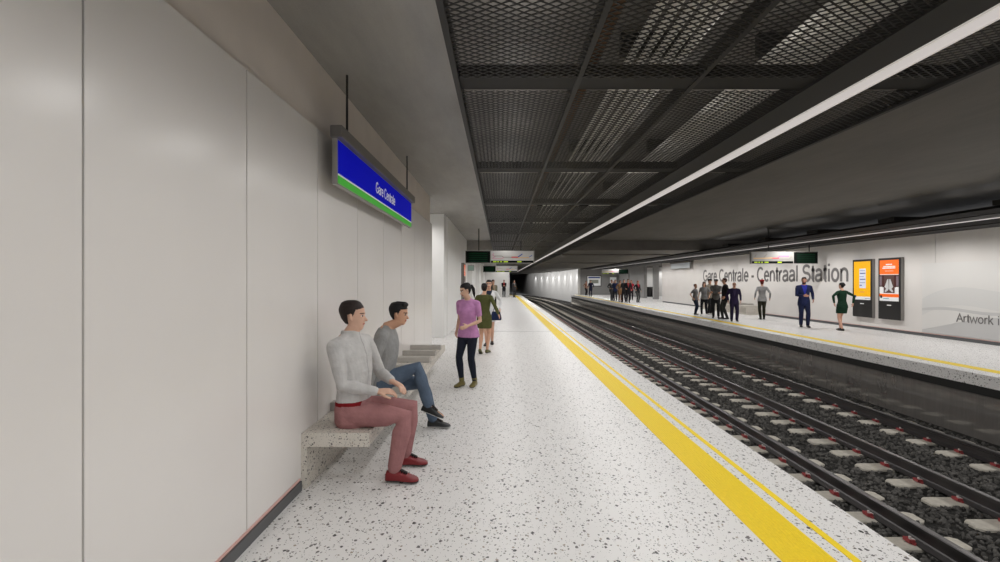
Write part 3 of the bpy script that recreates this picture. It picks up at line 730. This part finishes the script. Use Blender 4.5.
def person(label, x, y, yaw, H=1.75, fem=False, pose=None, skin_c=(196, 150, 124), hair='short', hair_c=(28, 22, 20), top=None, bottom=None, shoes=((30, 28, 28), None),
           jacket_v=None, voxel=.014, beard=None, group=None, extras=()):
    P = dict(footR=(.02, -.09), footL=(-.02, .09), handR=(.03, -.26, .44), handL=(.03, .26, .44), toeR=-6, toeL=6, lean=.0, head=0, nod=0, twist=0, footRz=0, footLz=0, pitchR=0, pitchL=0)
    P.update(pose or {})
    root = empty('person', (x, y, 0), yaw); tag(root, label, 'person', group)
    h = H
    hip = V3(*P.get('hip', (0, 0, .515 * h)))
    td = nrm(V3(math.sin(P['lean']), P.get('side', 0), math.cos(P['lean'])))
    TL = P.get('tl', .33) * h; neck = hip + td * TL
    tw_ = P['twist']; hl = V3(0, 1, 0); sl = V3(-math.sin(tw_), math.cos(tw_), 0)
    sf = np.cross(sl, td)
    shw = (.100 if fem else .112) * h
    sh = {s: hip + td * (TL * .865) + sl * shw * k for s, k in (('R', -1), ('L', 1))}
    hp = {s: hip + hl * k * .047 * h for s, k in (('R', -1), ('L', 1))}
    an, kn, toe, el, wr = {}, {}, {}, {}, {}
    for s, k in (('R', -1), ('L', 1)):
        f = P['foot' + s]; target = V3(f[0], f[1], .048 * h + P['foot%sz' % s]) if len(f) == 2 else V3(*f)
        pole = P.get('kneepole' + s, (1, .12 * k, 0.05))
        kn[s], an[s] = ik(hp[s], target, .245 * h, .240 * h, pole)
        a = math.radians(P['toe' + s]); pt = math.radians(P['pitch' + s])
        toe[s] = V3(math.cos(a) * math.cos(pt), math.sin(a) * math.cos(pt), math.sin(pt))
        hd = P['hand' + s]
        if P.get('abs_hands'): target = V3(*hd)
        else: target = sh[s] + V3(hd[0], hd[1] - (k * shw * 1.0) , 0) + V3(0, 0, -hd[2])
        if not P.get('abs_hands'): target = V3(sh[s][0] + hd[0], hd[1] + hip[1], sh[s][2] - hd[2])
        el[s], wr[s] = ik(sh[s], target, .168 * h, .150 * h, P.get('elbow' + s, (-1, .35 * k, -.1)))
    # head frame
    ya = P['head']; nd = P['nod']
    hf = V3(math.cos(ya) * math.cos(nd), math.sin(ya) * math.cos(nd), -math.sin(nd)); hl_ = V3(-math.sin(ya), math.cos(ya), 0); hu = np.cross(hf, hl_)
    q = P.get('hs', .130) * h / .235
    chin = neck + nrm(td * .7 + V3(0, 0, .3)) * (.022 * h) + V3(.014 * h, 0, 0) + V3(*P.get('headoff', (0, 0, 0)))
    hc = chin  # head origin (chin height, neck axis)
    T = TF if fem else TM
    def torso(b, t0, t1, e, hem=False):
        rings = []
        ts = [t0] + [r[0] for r in T if t0 < r[0] < t1] + [t1]
        for t in ts:
            w, d, o = [np.interp(t, [r[0] for r in T], [r[j] for r in T]) for j in (1, 2, 3)]
            if hem and t < -.05: w, d, o = (.104 if fem else .102), T[1][2] + .006, T[1][3]
            kf = min(1, max(0, t)); L_ = nrm(hl * (1 - kf) + sl * kf); F_ = np.cross(L_, td)
            hw = w * h + e; hd_ = d * h + e
            rings.append([hip + td * t * TL + F_ * (o * h) + L_ * hw * np.sign(math.cos(a)) * abs(math.cos(a)) ** .85 + F_ * hd_ * np.sign(math.sin(a)) * abs(math.sin(a)) ** .85 for a in [2 * PI * k / 26 for k in range(26)]])
        b.loft(rings)
    def lerp(a, b, t): return a + (b - a) * t
    def leg(b, s, e, cuff=1.0, k0=1.0):
        a0, a1, a2 = hp[s], kn[s], an[s]
        end = lerp(a1, a2, cuff)
        b.limb([a0, lerp(a0, a1, .3), lerp(a0, a1, .7), a1, lerp(a1, a2, .28), lerp(a1, a2, .62), end],
               [(.053 if not fem else .054) * h + e, .049 * h + e, .038 * h + e, .0315 * h + e, .033 * h + e, .026 * h + e * 1.15, .021 * h + e * 1.3], 16)
    def arm(b, s, e, t1=2.0):
        a0, a1, a2 = sh[s], el[s], wr[s]; m = .86 if fem else 1.0
        pts = [a0 - td * .006 * h, lerp(a0, a1, .25), lerp(a0, a1, .6), a1, lerp(a1, a2, .3), lerp(a1, a2, .7), a2]; rr = [.029, .0285, .0255, .0225, .0225, .0175, .0145]
        ts = [0, .25, .6, 1, 1.3, 1.7, 2]
        P_, R_ = [], []
        for t, p, r in zip(ts, pts, rr):
            if t <= t1: P_.append(p); R_.append(r * h * m + e)
        if ts[len(P_) - 1] < t1:
            t = t1; P_.append(lerp(a0, a1, t) if t <= 1 else lerp(a1, a2, t - 1)); R_.append(np.interp(t, ts, rr) * h * m + e * 1.1)
        b.limb(P_, R_, 14)
        if e >= 0: b.limb([neck - td * .012 * h - sf * .006 * h, lerp(neck, a0, .5) - td * .012 * h, a0], [.026 * h * m + e, .028 * h * m + e, .029 * h * m + e], 12)
    # ---- body, one continuous surface
    b = Blob(); torso(b, -.2, 1.0, -.004)
    for s in 'RL': leg(b, s, -.003); arm(b, s, 0)
    b.limb([neck - td * .05 * h, neck, hc + hf * .008 * h + hu * .02 * h, hc + hu * .05 * h], [(.030 if fem else .036) * h] * 2 + [(.027 if fem else .033) * h] * 2, 16)
    b.loft([[hc + hu * z * q + hf * (o * q + r * q * math.sin(a)) + hl_ * w * q * math.cos(a) for a in [2 * PI * k / 24 for k in range(24)]] for z, o, w, r in HEADR])
    def hp_(f, l, u): return hc + hf * f * q + hl_ * l * q + hu * u * q
    b.limb([hp_(.082, 0, .118), hp_(.100, 0, .094), hp_(.108, 0, .080)], [.008 * q, .010 * q, .0125 * q], 10)
    b.limb([hp_(.086, -.012, .076), hp_(.086, .012, .076)], [.010 * q] * 2, 8)
    b.limb([hp_(.080, -.018, .052), hp_(.087, 0, .053), hp_(.080, .018, .052)], [.009 * q] * 3, 8)
    b.limb([hp_(.084, -.036, .134), hp_(.090, 0, .136), hp_(.084, .036, .134)], [.009 * q] * 3, 8)
    for k in (-1, 1):
        b.limb([hp_(.002, k * .072, .088), hp_(-.006, k * .080, .108), hp_(-.002, k * .080, .126)], [.007 * q, .010 * q, .011 * q], 8)
    # hands: palm, four unequal fingers, thumb
    hands = P.get('curl', .5)
    for s, k in (('R', -1), ('L', 1)):
        fd = nrm(wr[s] - el[s])
        if 'handdir' + s in P: fd = nrm(fd * .3 + nrm(V3(*P['handdir' + s])))
        pn = nrm(V3(*P.get('palm' + s, (0, -k, 0)))); pn = nrm(pn - fd * pn.dot(fd)); sd = np.cross(fd, pn) * k   # sd points to the thumb side
        if not P.get('palm' + s): sd = nrm(V3(1, 0, 0) - fd * fd[0]) if abs(fd[0]) < .9 else sd; 
        sd = nrm(sd - pn * sd.dot(pn)); g = h * (.92 if fem else 1.0)
        w0 = wr[s]; rings = []
        for t, w, d in ((-.006, .0155, .012), (.012, .019, .0115), (.034, .0235, .011), (.054, .0235, .0095), (.060, .020, .007)):
            rings.append([w0 + fd * t * g + sd * w * g * math.cos(a) + pn * d * g * math.sin(a) for a in [2 * PI * j / 14 for j in range(14)]])
        b.loft(rings)
        for j, (off, ln) in enumerate(((.0172, .042), (.0058, .047), (-.0058, .044), (-.0170, .035))):
            p0 = w0 + fd * .050 * g + sd * off * g; d1 = nrm(fd + pn * hands * .5 + sd * off * 5); p1 = p0 + d1 * ln * g * .5
            d2 = nrm(fd + pn * hands * 1.4 + sd * off * 3); p2 = p1 + d2 * ln * g * .32; d3 = nrm(fd + pn * hands * 2.6); p3 = p2 + d3 * ln * g * .2
            b.limb([p0, p1, p2, p3], [.0056 * g, .0054 * g, .0050 * g, .0046 * g], 8)
        p0 = w0 + fd * .016 * g + sd * .016 * g; p1 = p0 + nrm(fd * .75 + sd * .7 + pn * .3) * .026 * g; p2 = p1 + nrm(fd + sd * .15 + pn * .4) * .024 * g
        b.limb([p0, p1, p2], [.0085 * g, .0066 * g, .0054 * g], 8)
    for s in 'RL':   # bare foot inside the shoe
        b.limb([an[s], an[s] + toe[s] * .02 * h - V3(0, 0, .02 * h), an[s] + toe[s] * .085 * h - V3(0, 0, .034 * h)], [.021 * h, .018 * h, .012 * h], 10)
    me = b.fuse(voxel, 3); c = centers(me); rel = c - hc
    F, Lr, U = rel @ hf / q, rel @ hl_ / q, rel @ hu / q
    mi = np.zeros(len(c), int); front = (F > .05) & (U > 0) & (U < .2)
    t = max(0, voxel / q * .55 - .003)
    mi[front & (np.abs(U - .052) < .0075 + t) & (np.abs(Lr) < .024 + t)] = 1
    ex_, ey_ = np.abs(np.abs(Lr) - .031), np.abs(U - .118)
    mi[front & (ex_ < .0115 + t) & (ey_ < .004 + t * .7)] = 3
    mi[front & (ex_ < .0058 + t * .6) & (ey_ < .006 + t)] = 2
    mi[front & (np.abs(np.abs(Lr) - .032) < .019 + t) & (np.abs(U - .138) < .004 + t)] = 4
    if beard:
        mi[(U < .072) & (U > -.02) & (F > .0) & (F < .14) & ~((np.abs(U - .052) < .007) & (np.abs(Lr) < .02)) & (np.abs(Lr) < .08) & ((U < .042) | (np.abs(Lr) > .03) | (U > .062))] = 5
    sk = tuple(skin_c); lip = (int(sk[0] * .86), int(sk[1] * .62), int(sk[2] * .62))
    body = put('body', me, [skin(sk), skin(lip), hairm((26, 20, 18)), skin((222, 214, 208)), hairm(hair_c if hair != 'bald' else (110, 100, 92)), hairm(beard or (40, 30, 26))], root, mi)
    # ---- hair
    if hair != 'bald':
        hb = Blob(); e0 = .007 if hair in ('short', 'pony', 'bun') else .010
        if hair == 'quiff': e0 = .009
        rings = []
        for z, o, w, r in HEADR:
            k = np.interp(z, [.05, .235], [.6, 1.25]); oo = -.006
            rings.append([hc + hu * (z * q + (.012 * q if z > .2 else 0)) + hf * ((o + oo) * q + (r + e0 * k) * q * math.sin(a)) + hl_ * (w + e0 * k * .8) * q * math.cos(a) for a in [2 * PI * j / 24 for j in range(24)]])
        hb.loft(rings)
        if hair == 'quiff': hb.limb([hp_(.055, -.035, .222), hp_(.078, 0, .226), hp_(.055, .035, .222)], [.022 * q] * 3, 10); hb.limb([hp_(-.03, 0, .225), hp_(.06, 0, .232)], [.03 * q, .026 * q], 10)
        hm = hb.fuse(min(voxel, .011), 2); c = centers(hm); rel = c - hc; F, Lr, U = rel @ hf / q, rel @ hl_ / q, rel @ hu / q
        line = np.where(F > .045, .186 - np.minimum(np.abs(Lr), .08) * .2, np.where(F > .012, .112 + (F - .012) * 2.0, np.where(F > -.028, .134, .055 if not fem else .04)))
        hm = cut(hm, U > line); ho = put('hair', hm, [hairm(hair_c)], root)
        so = ho.modifiers.new('thickness', 'SOLIDIFY'); so.thickness = .006; so.offset = -1
        xb = Blob()
        if hair == 'pony': xb.limb([hp_(-.085, 0, .165), hp_(-.125, 0, .16), hp_(-.14, 0, .10), hp_(-.132, 0, .02), hp_(-.12, 0, -.05)], [.026 * q, .03 * q, .032 * q, .026 * q, .010 * q], 12)
        if hair == 'bun': xb.sphere(hp_(-.11, 0, .15), .042 * q)
        if hair == 'long':
            xb.limb([hp_(-.06, 0, .17), hp_(-.085, 0, .10), hp_(-.085, 0, .02), hp_(-.075, 0, -.07)], [.05 * q, .055 * q, .058 * q, .045 * q], 12)
            for k in (-1, 1): xb.limb([hp_(-.02, k * .07, .16), hp_(-.01, k * .083, .09), hp_(-.005, k * .08, .0), hp_(.01, k * .07, -.06)], [.02 * q, .02 * q, .02 * q, .014 * q], 10)
        if xb.v: put('hair_length', xb.fuse(min(voxel, .011), 2), [hairm(hair_c)], root)
    if 'cap' in extras or 'beret' in extras:
        cb = Blob(); cc = (150, 44, 44) if 'beret' in extras else (30, 28, 28)
        cb.loft([[hp_(-.008 + r * math.sin(a), w * math.cos(a), z) for a in [2 * PI * j / 20 for j in range(20)]] for z, w, r in ((.170, .086, .108), (.190, .10, .118), (.225, .098, .112), (.25, .07, .08), (.258, .02, .03))])
        if 'cap' in extras: cb.limb([hp_(.08, -.03, .178), hp_(.13, 0, .174), hp_(.08, .03, .178)], [.014 * q] * 3, 8)
        put('hat', cb.fuse(min(voxel, .011), 2), [cloth(cc)], root)
    # ---- clothing
    kind, tc = top
    B = Blob(); e = .011; mi = None
    if kind in ('shirt', 'longtee'):
        torso(B, -.16 if kind == 'longtee' or not P.get('tuck') else .05, .965, e, True)
        for s in 'RL': arm(B, s, e * .9, 1.93)
        if kind == 'shirt': B.limb([neck - td * .028 * h, neck + td * .016 * h], [.050 * h, .041 * h], 18, False)
    elif kind == 'tee':
        torso(B, -.12 if fem else -.26, .955, e + .001, True)
        for s in 'RL': arm(B, s, e + .001, .62)
    elif kind in ('jacket', 'coat'):
        torso(B, -.27, .975, e + .004, True)
        if kind == 'coat': pass
        for s in 'RL': arm(B, s, e + .001, 1.94)
    elif kind == 'dress':
        torso(B, -.15, .965, e)
        kk = (kn['R'] + kn['L']) / 2
        mid = lerp(hip, V3(kk[0] * .6 + hip[0] * .4, hip[1], kk[2]), .66)
        B.loft([[hip + V3(0, 0, dz) + V3(1, 0, 0) * (.074 * h + e) * math.sin(a) + hl * (.1 * h + e) * math.cos(a) for a in [2 * PI * j / 24 for j in range(24)]] for dz in (.03 * h,)] +
               [[lerp(hip, mid, .5) + V3(1, 0, 0) * (.082 * h + e) * math.sin(a) + hl * (.104 * h + e) * math.cos(a) for a in [2 * PI * j / 24 for j in range(24)]]] +
               [[mid + V3(1, 0, 0) * (.080 * h + e) * math.sin(a) + hl * (.094 * h + e) * math.cos(a) for a in [2 * PI * j / 24 for j in range(24)]]])
        for s in 'RL': arm(B, s, e * .9, 1.9)
    tm = B.fuse(voxel, 4); mats = [cloth(tc)]
    c = centers(tm); rel = c - hip; tt = rel @ td / TL; la = rel @ nrm(hl * .3 + sl * .7); ff = rel @ nrm(np.cross(nrm(hl * .3 + sl * .7), td))
    mi = np.zeros(len(c), int)
    if jacket_v:
        wv = np.clip((tt - .35) * .085, 0, .06) * h
        mi[(ff > .03) & (np.abs(la) < wv)] = 1; mats.append(cloth(jacket_v[0]))
        if len(jacket_v) > 1: mi[(ff > .03) & (np.abs(la) < .014 * h / 1.0) & (tt > .38) & (tt < .97)] = 2; mats.append(cloth(jacket_v[1]))
    elif kind == 'shirt':
        mi[(ff > .03) & (np.abs(la) < .006)] = 1; mats.append(cloth(tuple(int(v * .86) for v in tc)))
    elif kind in ('tee', 'longtee') :
        # round neckline shows skin
        mi[(ff > .0) & (tt > .955 - .0) & (np.abs(la) < .03 * h)] = 0
    put({'shirt': 'shirt', 'longtee': 'jumper', 'tee': 't_shirt', 'jacket': 'jacket', 'coat': 'coat', 'dress': 'dress'}[kind], tm, mats, root, mi)
    if bottom:
        B = Blob(); ec = bottom[1] if len(bottom) > 1 else .012
        torso(B, -.2, .12 if not P.get('tuck') else .165, .006 if not P.get('tuck') else .013)
        for s in 'RL': leg(B, s, ec, bottom[2] if len(bottom) > 2 else .97)
        tm = B.fuse(voxel, 3); mats = [cloth(bottom[0])]; mi = None
        if P.get('belt'):
            c = centers(tm); tt = (c - hip) @ td / TL; mi = np.zeros(len(c), int); mi[(tt > .118) & ((c - hip)[:, 0] < .10)] = 1; mats.append(cloth(P['belt']))
        put('trousers', tm, mats, root, mi)
    sc, sole = shoes
    for s in 'RL':
        B = Blob(); A = an[s]; t = toe[s]; side = nrm(np.cross(V3(0, 0, 1), t)); up = np.cross(t, side); zb = A - up * .045 * h
        hs = P.get('heel', 0)
        rings = []
        for d, w, z in ((-.040, .012, .030), (-.034, .0185, .046), (-.010, .0205, .052), (.02, .0205, .049), (.045, .0235, .038), (.072, .0265, .030), (.095, .0245, .024), (.112, .017, .018), (.119, .008, .010)):
            cen = zb + t * d * h * .92; zt = z * h * 1.05
            rings.append([cen + side * w * h * math.cos(a) * 1.1 + up * (zt * .5 + zt * .5 * np.sign(math.sin(a)) * abs(math.sin(a)) ** .6) for a in [2 * PI * j / 18 for j in range(18)]])
        B.loft(rings)
        if P.get('boots'): B.limb([A + up * .012 * h, lerp(A, kn[s], .18)], [.026 * h, .027 * h], 14)
        tm = B.fuse(min(voxel, .009), 2); c = centers(tm); mi = (((c - zb) @ up) < .009 * h).astype(int)
        shoe_o = put('shoe', tm, [mat('shoe_%02x%02x%02x' % tuple(sc), sc, .45, .5), mat('sole_%02x%02x%02x' % tuple(sole or (24, 22, 22)), sole or (24, 22, 22), .7)], root, mi)
        if voxel < .0075:
            B = Blob(); sq = sole is None
            for j in range(4):
                d = .028 + j * .011; cen = zb + t * d * h * .92 + up * (.050 - j * .0055) * h
                B.limb([cen - side * .012 * h - up * .003 * h, cen, cen + side * .012 * h - up * .003 * h], [.0022 * h] * 3, 6)
            B.loft([[zb + t * d * h + side * w * h * math.cos(a) + up * (z + .004 * math.sin(a)) * h for a in [2 * PI * j / 12 for j in range(12)]] for d, w, z in ((.012, .010, .062), (.03, .011, .052), (.06, .010, .038))])
            put('laces', B.fuse(.004, 1), [mat('shoelace_dark', (30, 20, 20), .8)], shoe_o)
    return root, dict(wr=wr, el=el, sh=sh, hip=hip, neck=neck, hc=hc)

FL = 0.0
# seated men on the long bench, facing the track
o, J = person('seated man in pale grey shirt and dusty pink trousers on the terrazzo bench', -1.27, 4.26, 0, 1.88, pose=dict(
    tl=.35, hip=(.03, 0, .545), lean=-.05, footR=(.40, -.16, .092), footL=(.42, .20, .092), toeR=-4, toeL=4, kneepoleR=(.9, -.1, .7), kneepoleL=(.6, 0, 1),
    abs_hands=True, handR=(.25, -.12, .735), handL=(.34, .04, .79), elbowR=(-.9, -.5, -.5), elbowL=(.0, .6, -.7), palmR=(0, .3, -1), palmL=(-.2, -.2, -1), handdirR=(1, .25, .05), handdirL=(.9, -.35, -.35),
    twist=-.38, head=.02, nod=-.02, tuck=True, belt=(124, 20, 28), curl=.7, headoff=(.0, 0, -.012)),
    skin_c=(206, 166, 144), hair='short', hair_c=(38, 28, 24), top=('shirt', (190, 188, 186)), bottom=((158, 112, 112), .014, .93), shoes=((120, 26, 32), (40, 26, 24)), voxel=.0062)
o, J = person('seated man in grey jumper and blue jeans with crossed legs farther along the bench', -1.27, 5.46, 0, 1.80, pose=dict(
    tl=.345, hip=(-.03, 0, .54), lean=.13, footR=(.50, -.05, .30), footL=(.52, .16, .088), toeR=-8, toeL=-2, pitchR=-18, kneepoleR=(.5, .15, 1.2), kneepoleL=(1, 0, .7),
    abs_hands=True, handR=(-.10, -.27, .50), handL=(-.05, .30, .52), elbowR=(-1, -.3, .1), elbowL=(-1, .4, -.1), palmR=(0, .2, -1), palmL=(0, -.2, -1), handdirR=(.5, -.1, -.6), handdirL=(.5, .1, -.6),
    head=-.12, nod=.10, curl=.4, headoff=(.075, 0, -.02)),
    skin_c=(202, 156, 128), hair='quiff', hair_c=(16, 14, 14), top=('longtee', (146, 146, 145)), bottom=((86, 100, 118), .013, .95), shoes=((26, 28, 30), (190, 190, 188)), voxel=.0068)
# walkers on the near platform
person('woman in lilac t-shirt and dark jeans with olive ankle boots on the near platform', -.50, 7.86, -PI / 2 - .45, 1.62, True, pose=dict(
    footR=(.07, -.075), footL=(-.03, .10), handR=(.03, -.19, .43), handL=(.22, .12, .33), elbowL=(-1, .6, -.4), head=-.75, nod=.28, toeR=-8, toeL=10, boots=True, curl=.6),
    skin_c=(206, 168, 144), hair='pony', hair_c=(22, 18, 20), top=('tee', (190, 134, 180)), bottom=((30, 34, 46), .004), shoes=((108, 98, 50), (60, 52, 34)), voxel=.009)
person('woman in olive green dress walking away with hair in a bun', -.36, 11.4, PI / 2 - .25, 1.60, True, pose=dict(
    footR=(.06, -.05), footL=(-.16, .05), footLz=.03, pitchL=-25, handR=(-.02, -.34, .38), handL=(.16, .24, .38), head=.05, curl=.5),
    skin_c=(206, 160, 134), hair='bun', hair_c=(30, 24, 24), top=('dress', (84, 86, 50)), bottom=None, shoes=((92, 90, 48), (52, 44, 26)), voxel=.011)
person('woman in white coat with long dark hair walking towards the camera', -.28, 12.9, -PI / 2 - .1, 1.68, True, pose=dict(
    footR=(.16, -.05), footL=(-.14, .06), handR=(.1, -.25, .42), handL=(-.08, .27, .42), head=.05),
    skin_c=(210, 166, 142), hair='long', hair_c=(30, 24, 24), top=('dress', (222, 222, 224)), jacket_v=((40, 46, 66),), bottom=None, shoes=((40, 36, 36), None), voxel=.011)
hb = empty('handbag', (-.10, 12.62, .66)); tag(hb, 'dark blue handbag held by the woman in the white coat', 'handbag')
MB().loft([[(-.13, -.05, 0), (.13, -.05, 0), (.13, .05, 0), (-.13, .05, 0)], [(-.14, -.06, .06), (.14, -.06, .06), (.14, .06, .06), (-.14, .06, .06)], [(-.10, -.02, .22), (.10, -.02, .22), (.10, .02, .22), (-.10, .02, .22)]]).build('bag_body', cloth((30, 40, 72)), hb, bevel=.01)
for k in (-1, 1):
    mb = MB(); pts = [(-.07, k * .02, .21), (-.05, k * .015, .30), (0, 0, .33), (.05, k * .015, .30), (.07, k * .02, .21)]
    for a, b_ in zip(pts[:-1], pts[1:]): mb.tube(a, b_, .007, 6)
    mb.build('handle', M_black, hb)
person('person in olive grey jacket standing beyond the white coated woman', -.36, 25.8, -PI / 2 + .5, 1.72, False, pose=dict(footR=(.1, -.08), footL=(-.08, .08), handL=(.1, .2, .4)),
    hair='short', hair_c=(34, 28, 26), top=('jacket', (112, 108, 92)), jacket_v=((150, 130, 110),), bottom=((34, 34, 38),), voxel=.014)
person('man in black with red trim standing by the white end wall', .40, 50.3, -PI / 2, 1.76, False, pose=dict(handR=(.28, -.1, .25), handL=(.30, .1, .25)),
    hair_c=(40, 30, 28), top=('jacket', (32, 30, 32)), jacket_v=((140, 40, 44),), bottom=((40, 40, 44),), voxel=.018)
person('man in dark grey suit standing on the yellow line at the tunnel mouth', 1.42, 50.4, -PI / 2 + .6, 1.74, False, pose=dict(handR=(.25, -.15, .28)),
    hair_c=(60, 50, 46), top=('jacket', (58, 58, 60)), jacket_v=((150, 140, 132),), bottom=((50, 50, 54),), voxel=.018)

# far platform, nearer figures
person('woman in dark green dress suit seen from behind beside the kiosks', 11.36, 16.6, PI * .5 + .12, 1.60, True, pose=dict(
    footR=(.12, -.03), footL=(-.10, .08), handR=(-.05, -.35, .37), handL=(-.05, .33, .36), elbowR=(-.3, -1, .2), elbowL=(-.3, 1, .2), head=.2),
    skin_c=(206, 160, 138), hair='bun', hair_c=(26, 22, 22), top=('dress', (22, 52, 36)), bottom=None, shoes=((22, 20, 20), None), voxel=.012)
person('bearded man in navy suit facing the camera on the far platform', 10.88, 17.9, -PI / 2 - .35, 1.79, False, pose=dict(
    footR=(-.03, -.09), footL=(.10, .10), handR=(.26, -.06, .30), handL=(.02, .28, .44), elbowR=(-.6, -.8, -.5), head=-.2),
    skin_c=(200, 148, 124), hair='short', hair_c=(34, 24, 22), beard=(48, 30, 24), top=('jacket', (34, 42, 78)), jacket_v=((48, 56, 160),), bottom=((32, 38, 66), .016), shoes=((22, 20, 22), None), voxel=.012)
person('person in grey jumper and red beret seen from behind near the far wall', 11.22, 21.4, PI / 2 - .3, 1.70, True, pose=dict(
    footR=(.04, -.08), footL=(-.05, .07), handR=(.02, -.30, .44), handL=(.02, .28, .42), head=-.1, heel=1),
    hair='short', hair_c=(120, 52, 44), top=('longtee', (150, 150, 150)), bottom=((48, 46, 36), .010), shoes=((24, 22, 22), None), voxel=.013, extras=('beret',))
person('bald man in dark violet suit facing the near platform', 9.60, 20.5, -PI / 2 - .3, 1.60, False, pose=dict(
    footR=(.02, -.10), footL=(.02, .10), handR=(.02, -.24, .43), handL=(.02, .24, .43)),
    skin_c=(206, 158, 134), hair='bald', top=('jacket', (44, 36, 66)), jacket_v=((60, 52, 84),), bottom=((36, 30, 54), .018), shoes=((20, 18, 20), None), voxel=.012)
person('tall man in black jacket standing just behind the bald man', 9.72, 21.6, PI - .3, 1.78, False, pose=dict(footR=(.08, -.08), footL=(-.08, .08)),
    hair_c=(66, 40, 32), top=('jacket', (34, 34, 36)), jacket_v=((180, 178, 174),), bottom=((48, 50, 48), .012), voxel=.013)
person('man in grey shirt and black cap with folded arms on the far platform', 9.72, 22.5, -PI / 2 - .5, 1.72, False, pose=dict(
    footR=(.05, -.10), footL=(-.02, .10), handR=(.24, .10, .26), handL=(.26, -.10, .24), elbowR=(.1, -1, -.4), elbowL=(.1, 1, -.4)),
    hair_c=(30, 24, 22), top=('shirt', (92, 90, 88)), bottom=((34, 34, 36), .013), voxel=.013, extras=('cap',))
person('man in beige top and dark hat half hidden behind the man with folded arms', 10.22, 24.4, -PI / 2 + .3, 1.74, False, pose=dict(footR=(.05, -.1)),
    hair_c=(40, 30, 26), top=('shirt', (128, 120, 108)), bottom=((32, 32, 34), .012), shoes=((205, 203, 200), (225, 225, 225)), voxel=.014, extras=('cap',))
person('woman in grey t-shirt and black trousers stepping in white shoes', 9.76, 23.9, -PI / 2 - .6, 1.62, True, pose=dict(footR=(.14, -.08), footL=(-.14, .08), handR=(.04, -.25, .42), handL=(.1, .25, .4)),
    hair='long', hair_c=(32, 26, 24), top=('tee', (126, 126, 126)), bottom=((30, 30, 34), .008), shoes=((222, 220, 218), (235, 235, 235)), voxel=.013)
person('short haired woman in grey top and blue jeans at the left of the far group', 9.56, 24.5, -PI / 2 + .7, 1.50, True, pose=dict(footR=(.03, -.07), handR=(.02, -.24, .38)),
    hair='short', hair_c=(120, 72, 48), top=('tee', (118, 116, 116)), bottom=((36, 44, 62), .008), voxel=.013)
# far platform, distant groups
for lab, px_, Y_, H_p, fem_, yw, top_, bot_, hc_, jv in (
    ('man in grey suit at the left of the distant waiting group', 611.5, 42.3, 1.76, False, -1.2, ('jacket', (74, 74, 76)), (70, 70, 72), (30, 24, 22), ((180, 178, 176),)),
    ('man in navy jacket second from left in the distant waiting group', 615.3, 41.6, 1.76, False, -2.0, ('jacket', (38, 46, 78)), (36, 38, 44), (26, 20, 20), None),
    ('person in tan coat in the distant waiting group', 620, 39.7, 1.70, True, -1.4, ('dress', (150, 116, 84)), (130, 96, 72), (90, 50, 34), None),
    ('man in mid grey suit at the middle of the distant waiting group', 624.2, 38.7, 1.78, False, -2.2, ('jacket', (62, 62, 66)), (56, 56, 60), (34, 28, 26), None),
    ('man in black suit in front of the distant waiting group', 628, 37.8, 1.80, False, -1.6, ('jacket', (30, 30, 34)), (34, 32, 36), (30, 26, 24), ((150, 60, 60),)),
    ('person in deep red top behind the distant waiting group', 631.3, 43.0, 1.72, True, -1.8, ('longtee', (150, 30, 44)), (34, 32, 36), (110, 60, 44), None),
    ('red haired woman in black jacket at the right of the distant group', 637.8, 38.4, 1.68, True, -1.3, ('jacket', (32, 30, 34)), (74, 74, 72), (120, 44, 34), ((150, 40, 52),)),
    ('person in tan top at the far end of the far platform', 586, 58.0, 1.66, True, -1.0, ('shirt', (140, 104, 88)), (40, 36, 40), (60, 40, 34), None),
    ('man in dark navy suit at the far end of the far platform', 590.8, 53.2, 1.74, False, -1.9, ('jacket', (36, 36, 58)), (34, 34, 52), (50, 40, 36), None)):
    person(lab, (px_ - 500) * Y_ / 500, Y_, yw, H_p, fem_, pose=dict(footR=(random.uniform(0, .1), -.09), handR=(random.uniform(0, .2), -.22, .36)), hair='long' if fem_ and hc_[0] > 100 else 'short', hair_c=hc_,
           top=top_, bottom=(bot_, .014), jacket_v=jv, voxel=.018)

# printed and lit details belong to the panel that carries them
SUB = {'line_map': ('map_line',), 'departure_screen': ('screen_rows',), 'ticker': ('ticker_text',), 'sheet': ('header', 'picture'),
       'poster': ('poster_', 'photo', 'print_row', 'title_', 'footer_')}
for r in [o for o in COL.objects if o.parent is None and o.get('category') in ('kiosk', 'display', 'poster')]:
    ch = children(r)
    for host, kids in SUB.items():
        hs = [c for c in ch if c.name.split('.')[0] == host]
        if hs:
            for c in ch:
                if c is not hs[0] and c.name.startswith(kids): c.parent = hs[0]
